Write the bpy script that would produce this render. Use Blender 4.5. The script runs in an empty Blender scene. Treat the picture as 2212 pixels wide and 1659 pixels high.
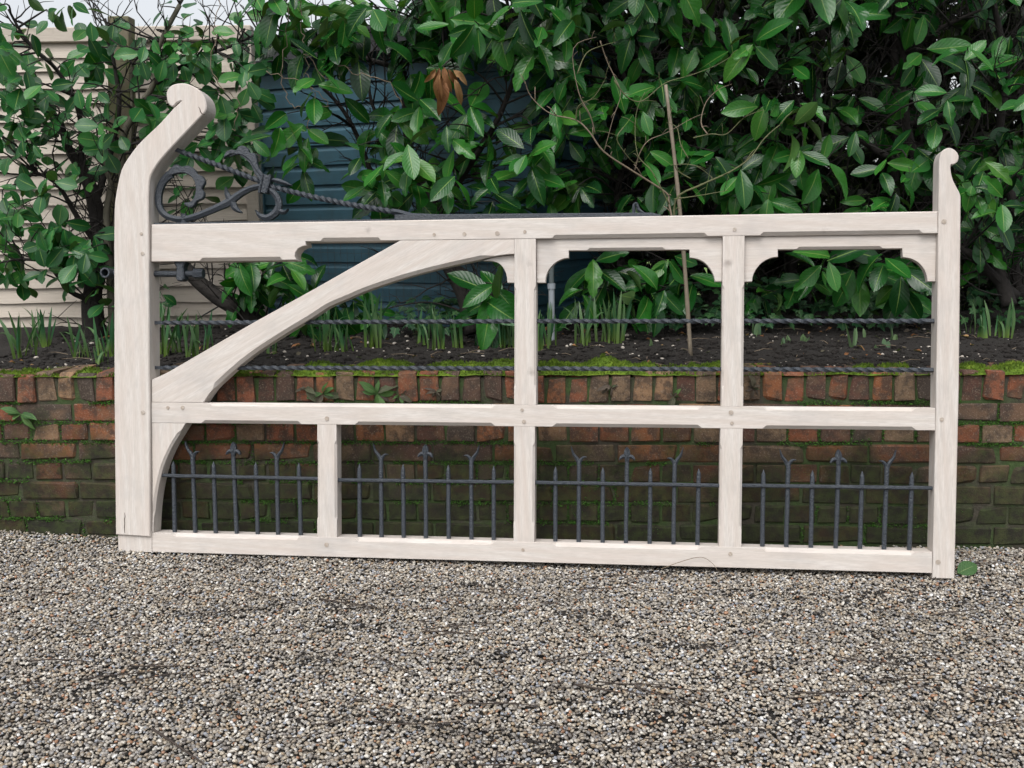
import bpy, math, random
import numpy as np
from mathutils import Vector, Matrix, noise as mnoise

random.seed(7)
RNG = np.random.default_rng(7)
SC = bpy.context.scene
COL = SC.collection

# ------------------------------------------------------------------ camera
FPX = 2268.0                       # focal length in units of a 2212 px wide frame
TH, RO = math.radians(9.0), math.radians(0.7)
CAM = Vector((0, 0, 1.197))
FWD = Vector((0, math.cos(TH), -math.sin(TH)))
_r0 = Vector((1, 0, 0)); _u0 = Vector((0, math.sin(TH), math.cos(TH)))
RIGHT = math.cos(RO) * _r0 - math.sin(RO) * _u0
UP = math.cos(RO) * _u0 + math.sin(RO) * _r0
cd = bpy.data.cameras.new('camera')
cd.sensor_fit = 'HORIZONTAL'; cd.angle = 2 * math.atan(1106 / FPX)
cd.clip_start = 0.05; cd.clip_end = 1000
cam = bpy.data.objects.new('camera', cd); COL.objects.link(cam)
m = Matrix.Identity(4)
for i in range(3):
    m[i][0], m[i][1], m[i][2], m[i][3] = RIGHT[i], UP[i], -FWD[i], CAM[i]
cam.matrix_world = m
SC.camera = cam

# ------------------------------------------------------------------ sky and light (overcast)
SUN_EL, SUN_AZ = math.radians(56), math.radians(200)     # from behind the camera, a little left
w = bpy.data.worlds.new('World'); SC.world = w; w.use_nodes = True
nt = w.node_tree; nt.nodes.clear()
sky = nt.nodes.new('ShaderNodeTexSky'); sky.sky_type = 'NISHITA'; sky.sun_disc = False
sky.sun_elevation = SUN_EL; sky.sun_rotation = SUN_AZ
sky.air_density = 1.0; sky.dust_density = 4.0; sky.ozone_density = 1.0
hs = nt.nodes.new('ShaderNodeHueSaturation'); hs.inputs['Saturation'].default_value = 0.22
bg = nt.nodes.new('ShaderNodeBackground'); bg.inputs['Strength'].default_value = 0.15
wo = nt.nodes.new('ShaderNodeOutputWorld')
nt.links.new(sky.outputs[0], hs.inputs['Color']); nt.links.new(hs.outputs[0], bg.inputs['Color'])
nt.links.new(bg.outputs[0], wo.inputs['Surface'])
sd = bpy.data.lights.new('sun', 'SUN'); sd.energy = 0.9; sd.angle = math.radians(40); sd.color = (1.0, 0.985, 0.965)
sun = bpy.data.objects.new('sun', sd); COL.objects.link(sun)
sdir = Vector((math.sin(SUN_AZ) * math.cos(SUN_EL), math.cos(SUN_AZ) * math.cos(SUN_EL), math.sin(SUN_EL)))
sun.rotation_euler = sdir.to_track_quat('Z', 'Y').to_euler()
SC.view_settings.view_transform = 'Standard'
try: SC.view_settings.look = 'None'
except Exception: pass
SC.view_settings.exposure = 0.62; SC.view_settings.gamma = 1.0
SC.view_settings.use_curve_mapping = False

# ------------------------------------------------------------------ helpers
def ray(dx, dy):
    return FWD + RIGHT * ((dx - 1106) / FPX) - UP * ((dy - 829.5) / FPX)
def P(dx, dy, Y):
    r = ray(dx, dy); return CAM + r * (Y / r.y)
def G(dx, dy, z):
    r = ray(dx, dy); return CAM + r * ((z - CAM.z) / r.z)

def mesh(name, verts, faces, mat=None, smooth=False):
    me = bpy.data.meshes.new(name)
    me.from_pydata([tuple(v) for v in verts], [], faces)
    if mat: me.materials.append(mat)
    if smooth:
        me.polygons.foreach_set('use_smooth', [True] * len(me.polygons))
    me.update()
    return me
def obj(name, me, parent=None, loc=None, mat4=None):
    o = bpy.data.objects.new(name, me); COL.objects.link(o)
    if parent: o.parent = parent
    if loc is not None: o.location = loc
    if mat4 is not None: o.matrix_local = mat4
    return o
def tag(o, label=None, cat=None, group=None, kind=None):
    if label: o['label'] = label
    if cat: o['category'] = cat
    if group: o['group'] = group
    if kind: o['kind'] = kind
    return o
def empty(name, loc=(0, 0, 0)):
    o = bpy.data.objects.new(name, None); COL.objects.link(o); o.location = loc
    o.empty_display_size = 0.1
    return o
def bevel(o, w=0.002, seg=1):
    b = o.modifiers.new('bevel', 'BEVEL'); b.width = w; b.segments = seg; b.limit_method = 'ANGLE'; b.angle_limit = math.radians(40)

class MB:
    def __init__(s): s.v = []; s.f = []
    def add(s, v, f):
        n = len(s.v); s.v += [tuple(x) for x in v]; s.f += [tuple(i + n for i in q) for q in f]
    def box(s, x0, x1, y0, y1, z0, z1):
        s.add([(x0,y0,z0),(x1,y0,z0),(x1,y1,z0),(x0,y1,z0),(x0,y0,z1),(x1,y0,z1),(x1,y1,z1),(x0,y1,z1)],
              [(0,3,2,1),(4,5,6,7),(0,1,5,4),(1,2,6,5),(2,3,7,6),(3,0,4,7)])
    def tube(s, pts, rad, n=6, cap=True):
        pts = [Vector(p) for p in pts]
        if not hasattr(rad, '__len__'): rad = [rad] * len(pts)
        rings = []
        ref = Vector((0.13, 0.21, 0.97))
        for i, p in enumerate(pts):
            t = (pts[min(i+1, len(pts)-1)] - pts[max(i-1, 0)]).normalized()
            a = t.cross(ref)
            if a.length < 0.05: a = t.cross(Vector((1, 0, 0)))
            a.normalize(); b = t.cross(a)
            rings.append([p + (a*math.cos(2*math.pi*k/n) + b*math.sin(2*math.pi*k/n))*rad[i] for k in range(n)])
        v = [q for r in rings for q in r]; f = []
        for i in range(len(rings)-1):
            for k in range(n):
                f.append((i*n+k, i*n+(k+1)%n, (i+1)*n+(k+1)%n, (i+1)*n+k))
        if cap:
            f.append(tuple(reversed(range(n)))); L = (len(rings)-1)*n; f.append(tuple(L+k for k in range(n)))
        s.add(v, f)
    def build(s, name, mat, parent=None, smooth=False, loc=None):
        return obj(name, mesh(name, s.v, s.f, mat, smooth), parent, loc)

def spline(pts, sub=4):
    pts = [Vector(p) for p in pts]; out = []
    for i in range(len(pts)-1):
        p0 = pts[max(i-1, 0)]; p1 = pts[i]; p2 = pts[i+1]; p3 = pts[min(i+2, len(pts)-1)]
        for k in range(sub):
            t = k/sub
            out.append(0.5*((2*p1)+(p2-p0)*t+(2*p0-5*p1+4*p2-p3)*t*t+(3*p1-p0-3*p2+p3)*t*t*t))
    out.append(pts[-1]); return out

# ------------------------------------------------------------------ materials
def newmat(name):
    mt = bpy.data.materials.new(name); mt.use_nodes = True
    n = mt.node_tree; n.nodes.clear()
    out = n.nodes.new('ShaderNodeOutputMaterial'); bs = n.nodes.new('ShaderNodeBsdfPrincipled')
    n.links.new(bs.outputs[0], out.inputs[0])
    return mt, n, bs
class N:
    """tiny node-graph helper"""
    def __init__(s, n): s.n = n
    def new(s, t, **k):
        x = s.n.nodes.new(t)
        for a, b in k.items(): setattr(x, a, b)
        return x
    def link(s, a, b): s.n.links.new(a, b)
    def coord(s, which='Object'): return s.new('ShaderNodeTexCoord').outputs[which]
    def mapping(s, vec, scale=(1,1,1), rot=(0,0,0), loc=(0,0,0)):
        x = s.new('ShaderNodeMapping'); s.link(vec, x.inputs['Vector'])
        x.inputs['Scale'].default_value = scale; x.inputs['Rotation'].default_value = rot; x.inputs['Location'].default_value = loc
        return x.outputs[0]
    def noise(s, vec, scale, detail=4, rough=0.55, dist=0.0, out='Fac'):
        x = s.new('ShaderNodeTexNoise'); s.link(vec, x.inputs['Vector'])
        x.inputs['Scale'].default_value = scale; x.inputs['Detail'].default_value = detail
        x.inputs['Roughness'].default_value = rough; x.inputs['Distortion'].default_value = dist
        return x.outputs[out]
    def ramp(s, fac, stops, interp='LINEAR'):
        x = s.new('ShaderNodeValToRGB'); s.link(fac, x.inputs[0]); x.color_ramp.interpolation = interp
        e = x.color_ramp.elements
        while len(e) < len(stops): e.new(0.5)
        for q, (p, c) in zip(e, stops):
            q.position = p
            q.color = (c, c, c, 1) if not hasattr(c, '__len__') else (*c, 1)
        return x.outputs[0]
    def mix(s, fac, a, b, mode='MIX'):
        x = s.new('ShaderNodeMix', data_type='RGBA', blend_type=mode)
        for v, i in ((fac, 0), (a, 6), (b, 7)):
            if hasattr(v, 'default_value') or hasattr(v, 'is_output'): s.link(v, x.inputs[i])
            elif hasattr(v, '__len__'): x.inputs[i].default_value = (*v, 1)
            else: x.inputs[i].default_value = v
        return x.outputs[2]
    def math(s, op, a, b=0.0, clamp=False):
        x = s.new('ShaderNodeMath', operation=op, use_clamp=clamp)
        for v, i in ((a, 0), (b, 1)):
            if hasattr(v, 'is_output'): s.link(v, x.inputs[i])
            else: x.inputs[i].default_value = v
        return x.outputs[0]
    def bump(s, h, bs, strength=0.3, dist=0.01):
        x = s.new('ShaderNodeBump'); s.link(h, x.inputs['Height'])
        x.inputs['Strength'].default_value = strength; x.inputs['Distance'].default_value = dist
        s.link(x.outputs[0], bs.inputs['Normal'])
    def rnd(s): return s.new('ShaderNodeObjectInfo').outputs['Random']
    def attr(s, name): return s.new('ShaderNodeAttribute', attribute_name=name).outputs['Fac']
    def sep(s, vec):
        x = s.new('ShaderNodeSeparateXYZ'); s.link(vec, x.inputs[0]); return x.outputs

def wood_mat(name, sc, rot=0.0, c0=(0.540, 0.494, 0.450), c1=(0.590, 0.550, 0.512)):
    mt, n, bs = newmat(name); g = N(n)
    r = g.rnd()
    off = g.new('ShaderNodeCombineXYZ'); g.link(g.math('MULTIPLY', r, 7.0), off.inputs[0]); g.link(g.math('MULTIPLY', r, 13.0), off.inputs[2])
    ad = g.new('ShaderNodeVectorMath', operation='ADD'); g.link(g.coord(), ad.inputs[0]); g.link(off.outputs[0], ad.inputs[1])
    v = g.mapping(ad.outputs[0], rot=(0, rot, 0))
    v = g.mapping(v, scale=sc)
    swirl = g.noise(v, 0.9, 2, 0.5, 0.6)
    x = g.new('ShaderNodeTexWave', wave_type='BANDS', bands_direction='DIAGONAL'); g.link(v, x.inputs['Vector'])
    x.inputs['Scale'].default_value = 0.55; x.inputs['Distortion'].default_value = 14.0; x.inputs['Detail'].default_value = 3.0; x.inputs['Detail Scale'].default_value = 0.6
    fine = g.noise(v, 7.0, 5, 0.7)
    col = g.mix(g.ramp(x.outputs['Fac'], [(0.0, 0.0), (1.0, 1.0)]), c0, c1)
    col = g.mix(g.ramp(fine, [(0.36, 0.6), (0.60, 0.0)]), col, tuple(a*0.78 for a in c0))
    col = g.mix(g.ramp(swirl, [(0.35, 0.4), (0.6, 0.0)]), col, (c0[0]*0.93, c0[1]*0.86, c0[2]*0.83))
    # faint grey weather marks and small knots
    big = g.noise(ad.outputs[0], 5.0, 4, 0.6)
    col = g.mix(g.ramp(big, [(0.52, 0.0), (0.72, 0.40)]), col, (0.36, 0.345, 0.335))
    vo = g.new('ShaderNodeTexVoronoi'); g.link(ad.outputs[0], vo.inputs['Vector']); vo.inputs['Scale'].default_value = 5.0
    kn = g.ramp(g.math('ADD', vo.outputs['Distance'], g.math('MULTIPLY', g.noise(ad.outputs[0], 60, 3), 0.12)), [(0.075, 0.75), (0.15, 0.0)])
    col = g.mix(kn, col, (0.27, 0.235, 0.21))
    g.link(col, bs.inputs['Base Color']); bs.inputs['Roughness'].default_value = 0.7
    bs.inputs['Specular IOR Level'].default_value = 0.25
    g.bump(fine, bs, 0.25, 0.002)
    return mt
WOOD_H = wood_mat('limed_oak_rail', (3.0, 22, 34))
WOOD_V = wood_mat('limed_oak_stile', (34, 22, 3.0))
WOOD_D = wood_mat('limed_oak_brace', (3.0, 22, 34), rot=math.radians(30))
PEG = wood_mat('oak_peg', (60, 60, 60), c0=(0.36, 0.31, 0.26), c1=(0.48, 0.42, 0.36))

def simple(name, col, rough=0.6, nscale=None, var=0.3, bumps=0.0, bdist=0.003, spec=0.5, metal=0.0):
    mt, n, bs = newmat(name); g = N(n)
    bs.inputs['Roughness'].default_value = rough; bs.inputs['Specular IOR Level'].default_value = spec; bs.inputs['Metallic'].default_value = metal
    if nscale:
        f = g.noise(g.coord(), nscale, 5, 0.6)
        c = g.mix(f, tuple(a*(1-var) for a in col), tuple(min(1, a*(1+var)) for a in col))
        g.link(c, bs.inputs['Base Color'])
        if bumps: g.bump(f, bs, bumps, bdist)
    else: bs.inputs['Base Color'].default_value = (*col, 1)
    return mt
IRON = simple('blacksmith_iron', (0.030, 0.037, 0.047), 0.40, 140, 0.5, 1.0, 0.005)
CRACK = simple('split_in_oak', (0.05, 0.035, 0.025), 0.9)

def brick_mat():
    mt, n, bs = newmat('old_red_brick'); g = N(n)
    r = g.rnd(); geo = g.new('ShaderNodeNewGeometry').outputs['Position']
    base = g.ramp(r, [(0.0, (0.175, 0.060, 0.028)), (0.14, (0.075, 0.045, 0.033)), (0.28, (0.22, 0.085, 0.036)), (0.42, (0.16, 0.108, 0.066)),
                      (0.55, (0.092, 0.044, 0.031)), (0.68, (0.24, 0.145, 0.080)), (0.80, (0.066, 0.050, 0.040)), (0.90, (0.20, 0.070, 0.036))], 'CONSTANT')
    mot = g.noise(geo, 22, 5, 0.65)
    col = g.mix(g.ramp(mot, [(0.42, 0.85), (0.58, 0.0)]), base, (0.050, 0.036, 0.027))
    big = g.noise(geo, 9, 3, 0.6)
    col = g.mix(g.ramp(big, [(0.52, 0.0), (0.66, 0.55)]), col, (0.17, 0.10, 0.058))
    spk = g.noise(geo, 170, 3, 0.7)
    col = g.mix(g.ramp(spk, [(0.56, 0.0), (0.72, 0.6)]), col, (0.30, 0.25, 0.20))
    col = g.mix(g.ramp(spk, [(0.30, 0.6), (0.42, 0.0)]), col, (0.04, 0.03, 0.025))
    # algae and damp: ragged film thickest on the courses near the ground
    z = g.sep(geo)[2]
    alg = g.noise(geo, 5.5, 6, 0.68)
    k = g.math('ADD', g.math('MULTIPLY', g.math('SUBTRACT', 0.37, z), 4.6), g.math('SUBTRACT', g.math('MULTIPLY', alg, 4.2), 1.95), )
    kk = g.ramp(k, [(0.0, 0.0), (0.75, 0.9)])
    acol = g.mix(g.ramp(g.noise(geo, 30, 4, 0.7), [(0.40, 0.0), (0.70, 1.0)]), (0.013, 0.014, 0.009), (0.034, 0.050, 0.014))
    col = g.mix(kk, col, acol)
    g.link(col, bs.inputs['Base Color']); bs.inputs['Roughness'].default_value = 0.85; bs.inputs['Specular IOR Level'].default_value = 0.3
    g.bump(g.mix(0.5, mot, spk), bs, 0.7, 0.006)
    return mt
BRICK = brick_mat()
def mortar_mat():
    mt, n, bs = newmat('mossy_mortar'); g = N(n)
    geo = g.new('ShaderNodeNewGeometry').outputs['Position']
    a = g.noise(geo, 5, 5, 0.65); b = g.noise(geo, 60, 4, 0.7)
    col = g.mix(b, (0.022, 0.020, 0.014), (0.075, 0.065, 0.046))
    moss = g.mix(b, (0.020, 0.036, 0.010), (0.055, 0.105, 0.022))
    col = g.mix(g.ramp(a, [(0.40, 0.0), (0.56, 0.85)]), col, moss)
    g.link(col, bs.inputs['Base Color']); bs.inputs['Roughness'].default_value = 0.95
    g.bump(b, bs, 0.9, 0.008)
    return mt
MORTAR = mortar_mat()
def moss_mat():
    mt, n, bs = newmat('moss_green'); g = N(n)
    geo = g.new('ShaderNodeNewGeometry').outputs['Position']
    a = g.noise(geo, 25, 4, 0.65)
    g.link(g.ramp(a, [(0.3, (0.045, 0.070, 0.010)), (0.5, (0.085, 0.145, 0.014)), (0.72, (0.16, 0.22, 0.025))]), bs.inputs['Base Color'])
    bs.inputs['Roughness'].default_value = 0.9; bs.inputs['Specular IOR Level'].default_value = 0.2
    return mt
MOSS = moss_mat()
MOSSJ = simple('bright_joint_moss', (0.075, 0.19, 0.030), 0.9, 40, 0.6, spec=0.2)

def soil_mat():
    mt, n, bs = newmat('dark_soil'); g = N(n)
    c = g.coord(); a = g.noise(c, 9, 5, 0.65); b = g.noise(c, 130, 5, 0.75)
    col = g.mix(a, (0.007, 0.0055, 0.0045), (0.021, 0.016, 0.0125))
    col = g.mix(g.ramp(b, [(0.60, 0.0), (0.74, 0.7)]), col, (0.075, 0.06, 0.05))
    g.link(col, bs.inputs['Base Color']); bs.inputs['Roughness'].default_value = 0.95
    g.bump(b, bs, 0.9, 0.012); return mt
SOIL = soil_mat()
def drive_mat():
    mt, n, bs = newmat('gravel_bed'); g = N(n)
    c = g.coord(); vo = g.new('ShaderNodeTexVoronoi'); g.link(c, vo.inputs['Vector']); vo.inputs['Scale'].default_value = 110
    b = g.noise(c, 60, 5, 0.7)
    col = g.mix(g.ramp(vo.outputs['Distance'], [(0.1, 0.0), (0.5, 1.0)]), (0.045, 0.038, 0.030), (0.010, 0.0085, 0.007))
    g.link(col, bs.inputs['Base Color']); bs.inputs['Roughness'].default_value = 0.95
    g.bump(b, bs, 0.8, 0.01); return mt
DRIVE = drive_mat()
def pebble_mat():
    mt, n, bs = newmat('pea_pebble'); g = N(n)
    r = g.rnd(); geo = g.new('ShaderNodeNewGeometry').outputs['Position']
    base = g.ramp(r, [(0.0, (0.376, 0.330, 0.262)), (0.09, (0.259, 0.220, 0.176)), (0.19, (0.488, 0.456, 0.403)), (0.30, (0.209, 0.189, 0.165)),
                      (0.40, (0.324, 0.306, 0.277)), (0.5, (0.595, 0.574, 0.523)), (0.58, (0.314, 0.238, 0.157)), (0.64, (0.266, 0.260, 0.255)),
                      (0.74, (0.420, 0.371, 0.298)), (0.82, (0.167, 0.151, 0.140)), (0.88, (0.258, 0.281, 0.323)), (0.94, (0.308, 0.161, 0.091)), (0.965, (0.690, 0.690, 0.681))], 'CONSTANT')
    base = g.mix(1.0, base, (1.0, 0.985, 0.97), 'MULTIPLY')
    f = g.noise(geo, 300, 3, 0.6)
    col = g.mix(g.ramp(f, [(0.35, 0.35), (0.65, 0.0)]), base, (0.13, 0.11, 0.085))
    dirt = g.noise(g.mapping(geo, scale=(0.6, 1.7, 1.0)), 4.0, 6, 0.75)                    # earth trodden between the stones, in patches
    col = g.mix(g.ramp(dirt, [(0.50, 0.0), (0.70, 0.60)]), col, (0.050, 0.043, 0.036))
    g.link(col, bs.inputs['Base Color']); bs.inputs['Roughness'].default_value = 0.38; bs.inputs['Specular IOR Level'].default_value = 0.45
    return mt
PEBBLE = pebble_mat()

def leaf_mat(name, stops, rough=0.36, rib=(0.16, 0.26, 0.06), vein=1.0, transl=0.12, bumps=0.35, base=None):
    mt, n, bs = newmat(name); g = N(n)
    uv = g.sep(g.coord('UV')); x = g.math('ABSOLUTE', g.math('SUBTRACT', uv[0], 0.5)); y = uv[1]
    r = g.math('FRACT', g.math('ADD', g.rnd(), g.attr('rnd')))
    col = g.ramp(r, stops)
    nz = g.noise(g.coord(), 40, 3, 0.6)
    col = g.mix(g.ramp(nz, [(0.4, 0.25), (0.6, 0.0)]), col, tuple(a*0.55 for a in stops[0][1]))
    ribm = g.ramp(g.math('DIVIDE', x, g.math('SUBTRACT', 1.15, y)), [(0.018, 0.85), (0.050, 0.0)])
    # side veins
    ph = g.math('FRACT', g.math('MULTIPLY', g.math('SUBTRACT', y, g.math('MULTIPLY', x, 0.55)), 9.0))
    tri = g.math('ABSOLUTE', g.math('SUBTRACT', ph, 0.5))
    col = g.mix(g.math('MULTIPLY', g.ramp(tri, [(0.0, 0.30*vein), (0.10, 0.0)]), g.ramp(x, [(0.0, 1.0), (0.5, 0.1)])), col, rib)
    col = g.mix(ribm, col, rib)
    if base is not None: col = g.mix(g.ramp(y, [(0.05, 0.85), (0.45, 0.0)]), col, base)
    back = g.new('ShaderNodeNewGeometry').outputs['Backfacing']
    col = g.mix(back, col, g.mix(0.5, col, (0.09, 0.14, 0.05)))
    g.link(col, bs.inputs['Base Color']); bs.inputs['Roughness'].default_value = rough; bs.inputs['Specular IOR Level'].default_value = 0.32
    if bumps: g.bump(g.math('ADD', g.math('MULTIPLY', tri, 1.0), g.math('MULTIPLY', g.math('MINIMUM', x, 0.05), 10.0)), bs, bumps, 0.006)
    if transl:
        tr = g.new('ShaderNodeBsdfTranslucent'); g.link(g.mix(1.0, col, (1.6, 1.9, 0.5), 'MULTIPLY'), tr.inputs['Color'])
        ms = g.new('ShaderNodeMixShader'); ms.inputs[0].default_value = transl
        out = [q for q in n.nodes if q.type == 'OUTPUT_MATERIAL'][0]
        g.link(bs.outputs[0], ms.inputs[1]); g.link(tr.outputs[0], ms.inputs[2]); g.link(ms.outputs[0], out.inputs[0])
    return mt
LAUREL = leaf_mat('laurel_leaf', [(0.0, (0.005, 0.030, 0.009)), (0.3, (0.010, 0.070, 0.011)), (0.65, (0.020, 0.124, 0.016)), (0.93, (0.038, 0.165, 0.022)), (1.0, (0.055, 0.17, 0.022))], rough=0.24, vein=0.22, bumps=0.16)
LAUREL_L = leaf_mat('left_laurel_leaf', [(0.0, (0.010, 0.065, 0.016)), (0.4, (0.017, 0.10, 0.023)), (0.8, (0.027, 0.14, 0.030)), (1.0, (0.05, 0.18, 0.03))], rough=0.32, vein=0.2, bumps=0.14)
HEDGE = leaf_mat('hedge_leaf', [(0.0, (0.006, 0.010, 0.005)), (0.6, (0.009, 0.016, 0.006)), (1.0, (0.016, 0.026, 0.008))], rough=0.5, bumps=0, vein=0)  # dark evergreen, darkened further to stand in for deep interior shade
DAFF = leaf_mat('daffodil_leaf', [(0.0, (0.030, 0.105, 0.045)), (0.5, (0.045, 0.135, 0.062)), (1.0, (0.065, 0.165, 0.055))], rough=0.5, rib=(0.05, 0.13, 0.06), vein=0, bumps=0, transl=0.2, base=(0.15, 0.22, 0.03))
SHOOT = leaf_mat('pale_shoot', [(0.0, (0.10, 0.18, 0.10)), (1.0, (0.16, 0.24, 0.12))], rough=0.5, rib=(0.12, 0.2, 0.1), vein=0, bumps=0)
IVY = leaf_mat('ivy_leaf', [(0.0, (0.012, 0.055, 0.020)), (0.6, (0.022, 0.085, 0.030)), (1.0, (0.05, 0.13, 0.04))], rough=0.4, rib=(0.10, 0.17, 0.07), vein=0.6)
WEED = leaf_mat('weed_leaf', [(0.0, (0.04, 0.10, 0.03)), (0.6, (0.07, 0.15, 0.04)), (1.0, (0.10, 0.19, 0.05))], rough=0.55, rib=(0.14, 0.2, 0.08), vein=0.6)
DEADL = leaf_mat('withered_leaf', [(0.0, (0.14, 0.055, 0.02)), (0.5, (0.26, 0.12, 0.05)), (1.0, (0.42, 0.27, 0.13))], rough=0.7, rib=(0.2, 0.1, 0.05), vein=0.4)
DULLW = leaf_mat('dry_weed_leaf', [(0.0, (0.075, 0.055, 0.045)), (0.6, (0.10, 0.085, 0.06)), (1.0, (0.07, 0.09, 0.045))], rough=0.7, rib=(0.12, 0.1, 0.07), vein=0.4)
BARK = simple('dark_bark', (0.016, 0.013, 0.011), 0.9, 40, 0.5, 0.8, 0.01)
BARKG = simple('greenish_stem_bark', (0.085, 0.078, 0.055), 0.85, 30, 0.4, 0.5, 0.005)
TWIGP = simple('pale_twig', (0.17, 0.13, 0.09), 0.85, 60, 0.35)
TWIGO = simple('olive_twig', (0.10, 0.105, 0.042), 0.7, 60, 0.35)
LITTER = simple('fallen_twig', (0.045, 0.033, 0.026), 0.9, 60, 0.5)
CANE = simple('bamboo_cane', (0.20, 0.165, 0.12), 0.6, 50, 0.3)
PIPE = simple('grey_plastic_pipe', (0.30, 0.33, 0.36), 0.5, 20, 0.15)
def lap_mat():
    mt, n, bs = newmat('pale_fence_board'); g = N(n)
    r = g.rnd(); v = g.mapping(g.coord(), scale=(2.2, 20, 60))
    f = g.noise(v, 3.0, 5, 0.65)
    col = g.mix(f, (0.37, 0.32, 0.265), (0.62, 0.56, 0.485))
    col = g.mix(g.math('MULTIPLY', r, 0.35), col, (0.36, 0.31, 0.26))
    col = g.mix(g.ramp(g.noise(g.coord(), 7, 5, 0.65), [(0.55, 0.0), (0.75, 0.5)]), col, (0.22, 0.19, 0.14))
    g.link(col, bs.inputs['Base Color']); bs.inputs['Roughness'].default_value = 0.85
    g.bump(f, bs, 0.4, 0.004); return mt
LAP = lap_mat()
def post_mat():
    mt, n, bs = newmat('mossy_post'); g = N(n)
    f = g.noise(g.mapping(g.coord(), scale=(25, 25, 4)), 2.0, 5, 0.65)
    col = g.mix(f, (0.105, 0.095, 0.055), (0.21, 0.175, 0.13))
    col = g.mix(g.ramp(g.noise(g.coord(), 6, 4), [(0.42, 0.0), (0.62, 0.8)]), col, (0.11, 0.135, 0.04))
    g.link(col, bs.inputs['Base Color']); bs.inputs['Roughness'].default_value = 0.9; g.bump(f, bs, 0.4, 0.005); return mt
POSTM = post_mat()
def shed_mat():
    mt, n, bs = newmat('blue_shed_paint'); g = N(n)
    f = g.noise(g.mapping(g.coord(), scale=(3, 20, 30)), 2.0, 5, 0.65)
    col = g.mix(f, (0.028, 0.082, 0.115), (0.044, 0.118, 0.160))
    col = g.mix(g.ramp(g.noise(g.coord(), 6, 5, 0.7), [(0.48, 0.0), (0.75, 0.6)]), col, (0.032, 0.050, 0.048))
    g.link(col, bs.inputs['Base Color']); bs.inputs['Roughness'].default_value = 0.5; return mt
SHED = shed_mat()
FELT = simple('roof_felt', (0.030, 0.032, 0.035), 0.9, 80, 0.4, 0.3)
WIRE = simple('rusty_wire', (0.07, 0.065, 0.06), 0.6)
LAWN = simple('lawn_grass', (0.13, 0.21, 0.045), 0.9, 14, 0.35, 0.5, 0.02)
WHITE_STONE = simple('soil_stone', (0.42, 0.38, 0.33), 0.7, 90, 0.5)
RENDER = simple('pale_house_render', (0.55, 0.46, 0.42), 0.9, 3, 0.15)

# ------------------------------------------------------------------ ground
b = MB(); S = 220.0
b.add([(-S, -S, -0.012), (S, -S, -0.012), (S, S, -0.012), (-S, S, -0.012)], [(0, 1, 2, 3)])
tag(b.build('gravel_drive', DRIVE), 'earth bed of the gravel drive', 'drive', kind='structure')
b = MB(); b.add([(-40, 6.9, 0.50), (40, 6.9, 0.50), (40, 80, 0.50), (-40, 80, 0.50)], [(0, 1, 2, 3)])
tag(b.build('lawn', LAWN), 'green lawn glimpsed behind the hedge', 'lawn', kind='structure')

# wall line
WD = Vector((0.99766, -0.0684, 0)); WN = Vector((0.0684, 0.99766, 0))   # along, into the bed
W0 = Vector((-2.16, 3.9115, 0)); WL = 4.42
SOLD_Z = 0.535
def wallpt(x, y, z): return W0 + WD*x + WN*y + Vector((0, 0, z))

# soil bed
def soil_z(x, y):
    """x along wall, y behind wall face"""
    zz = 0.622 + 0.050*min(1, max(0, (y-0.12)/1.2))
    zz += 0.020*mnoise.noise(Vector((x*2.1, y*2.1, 3.1))) + 0.010*mnoise.noise(Vector((x*9, y*9, 1.7))) + 0.006*mnoise.noise(Vector((x*31, y*31, 8)))
    zz += 0.016*max(0, 1-abs(y-0.16)/0.14)
    return zz
def soil_at(x, y):
    q = Vector((x, y, 0)) - W0
    return soil_z(q.dot(WD), q.dot(WN))
nx, ny = 250, 110; vs = []; fs = []
for j in range(ny+1):
    for i in range(nx+1):
        x = -0.6 + (WL+1.2)*i/nx; y = 0.06 + 3.1*(j/ny)**1.35
        vs.append(wallpt(x, y, soil_z(x, y)))
for j in range(ny):
    for i in range(nx):
        a = j*(nx+1)+i; fs.append((a, a+1, a+nx+2, a+nx+1))
tag(obj('soil_bed', mesh('soil_bed', vs, fs, SOIL, True)), 'dark bare soil of the raised planting bed', 'soil', kind='structure')

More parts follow.
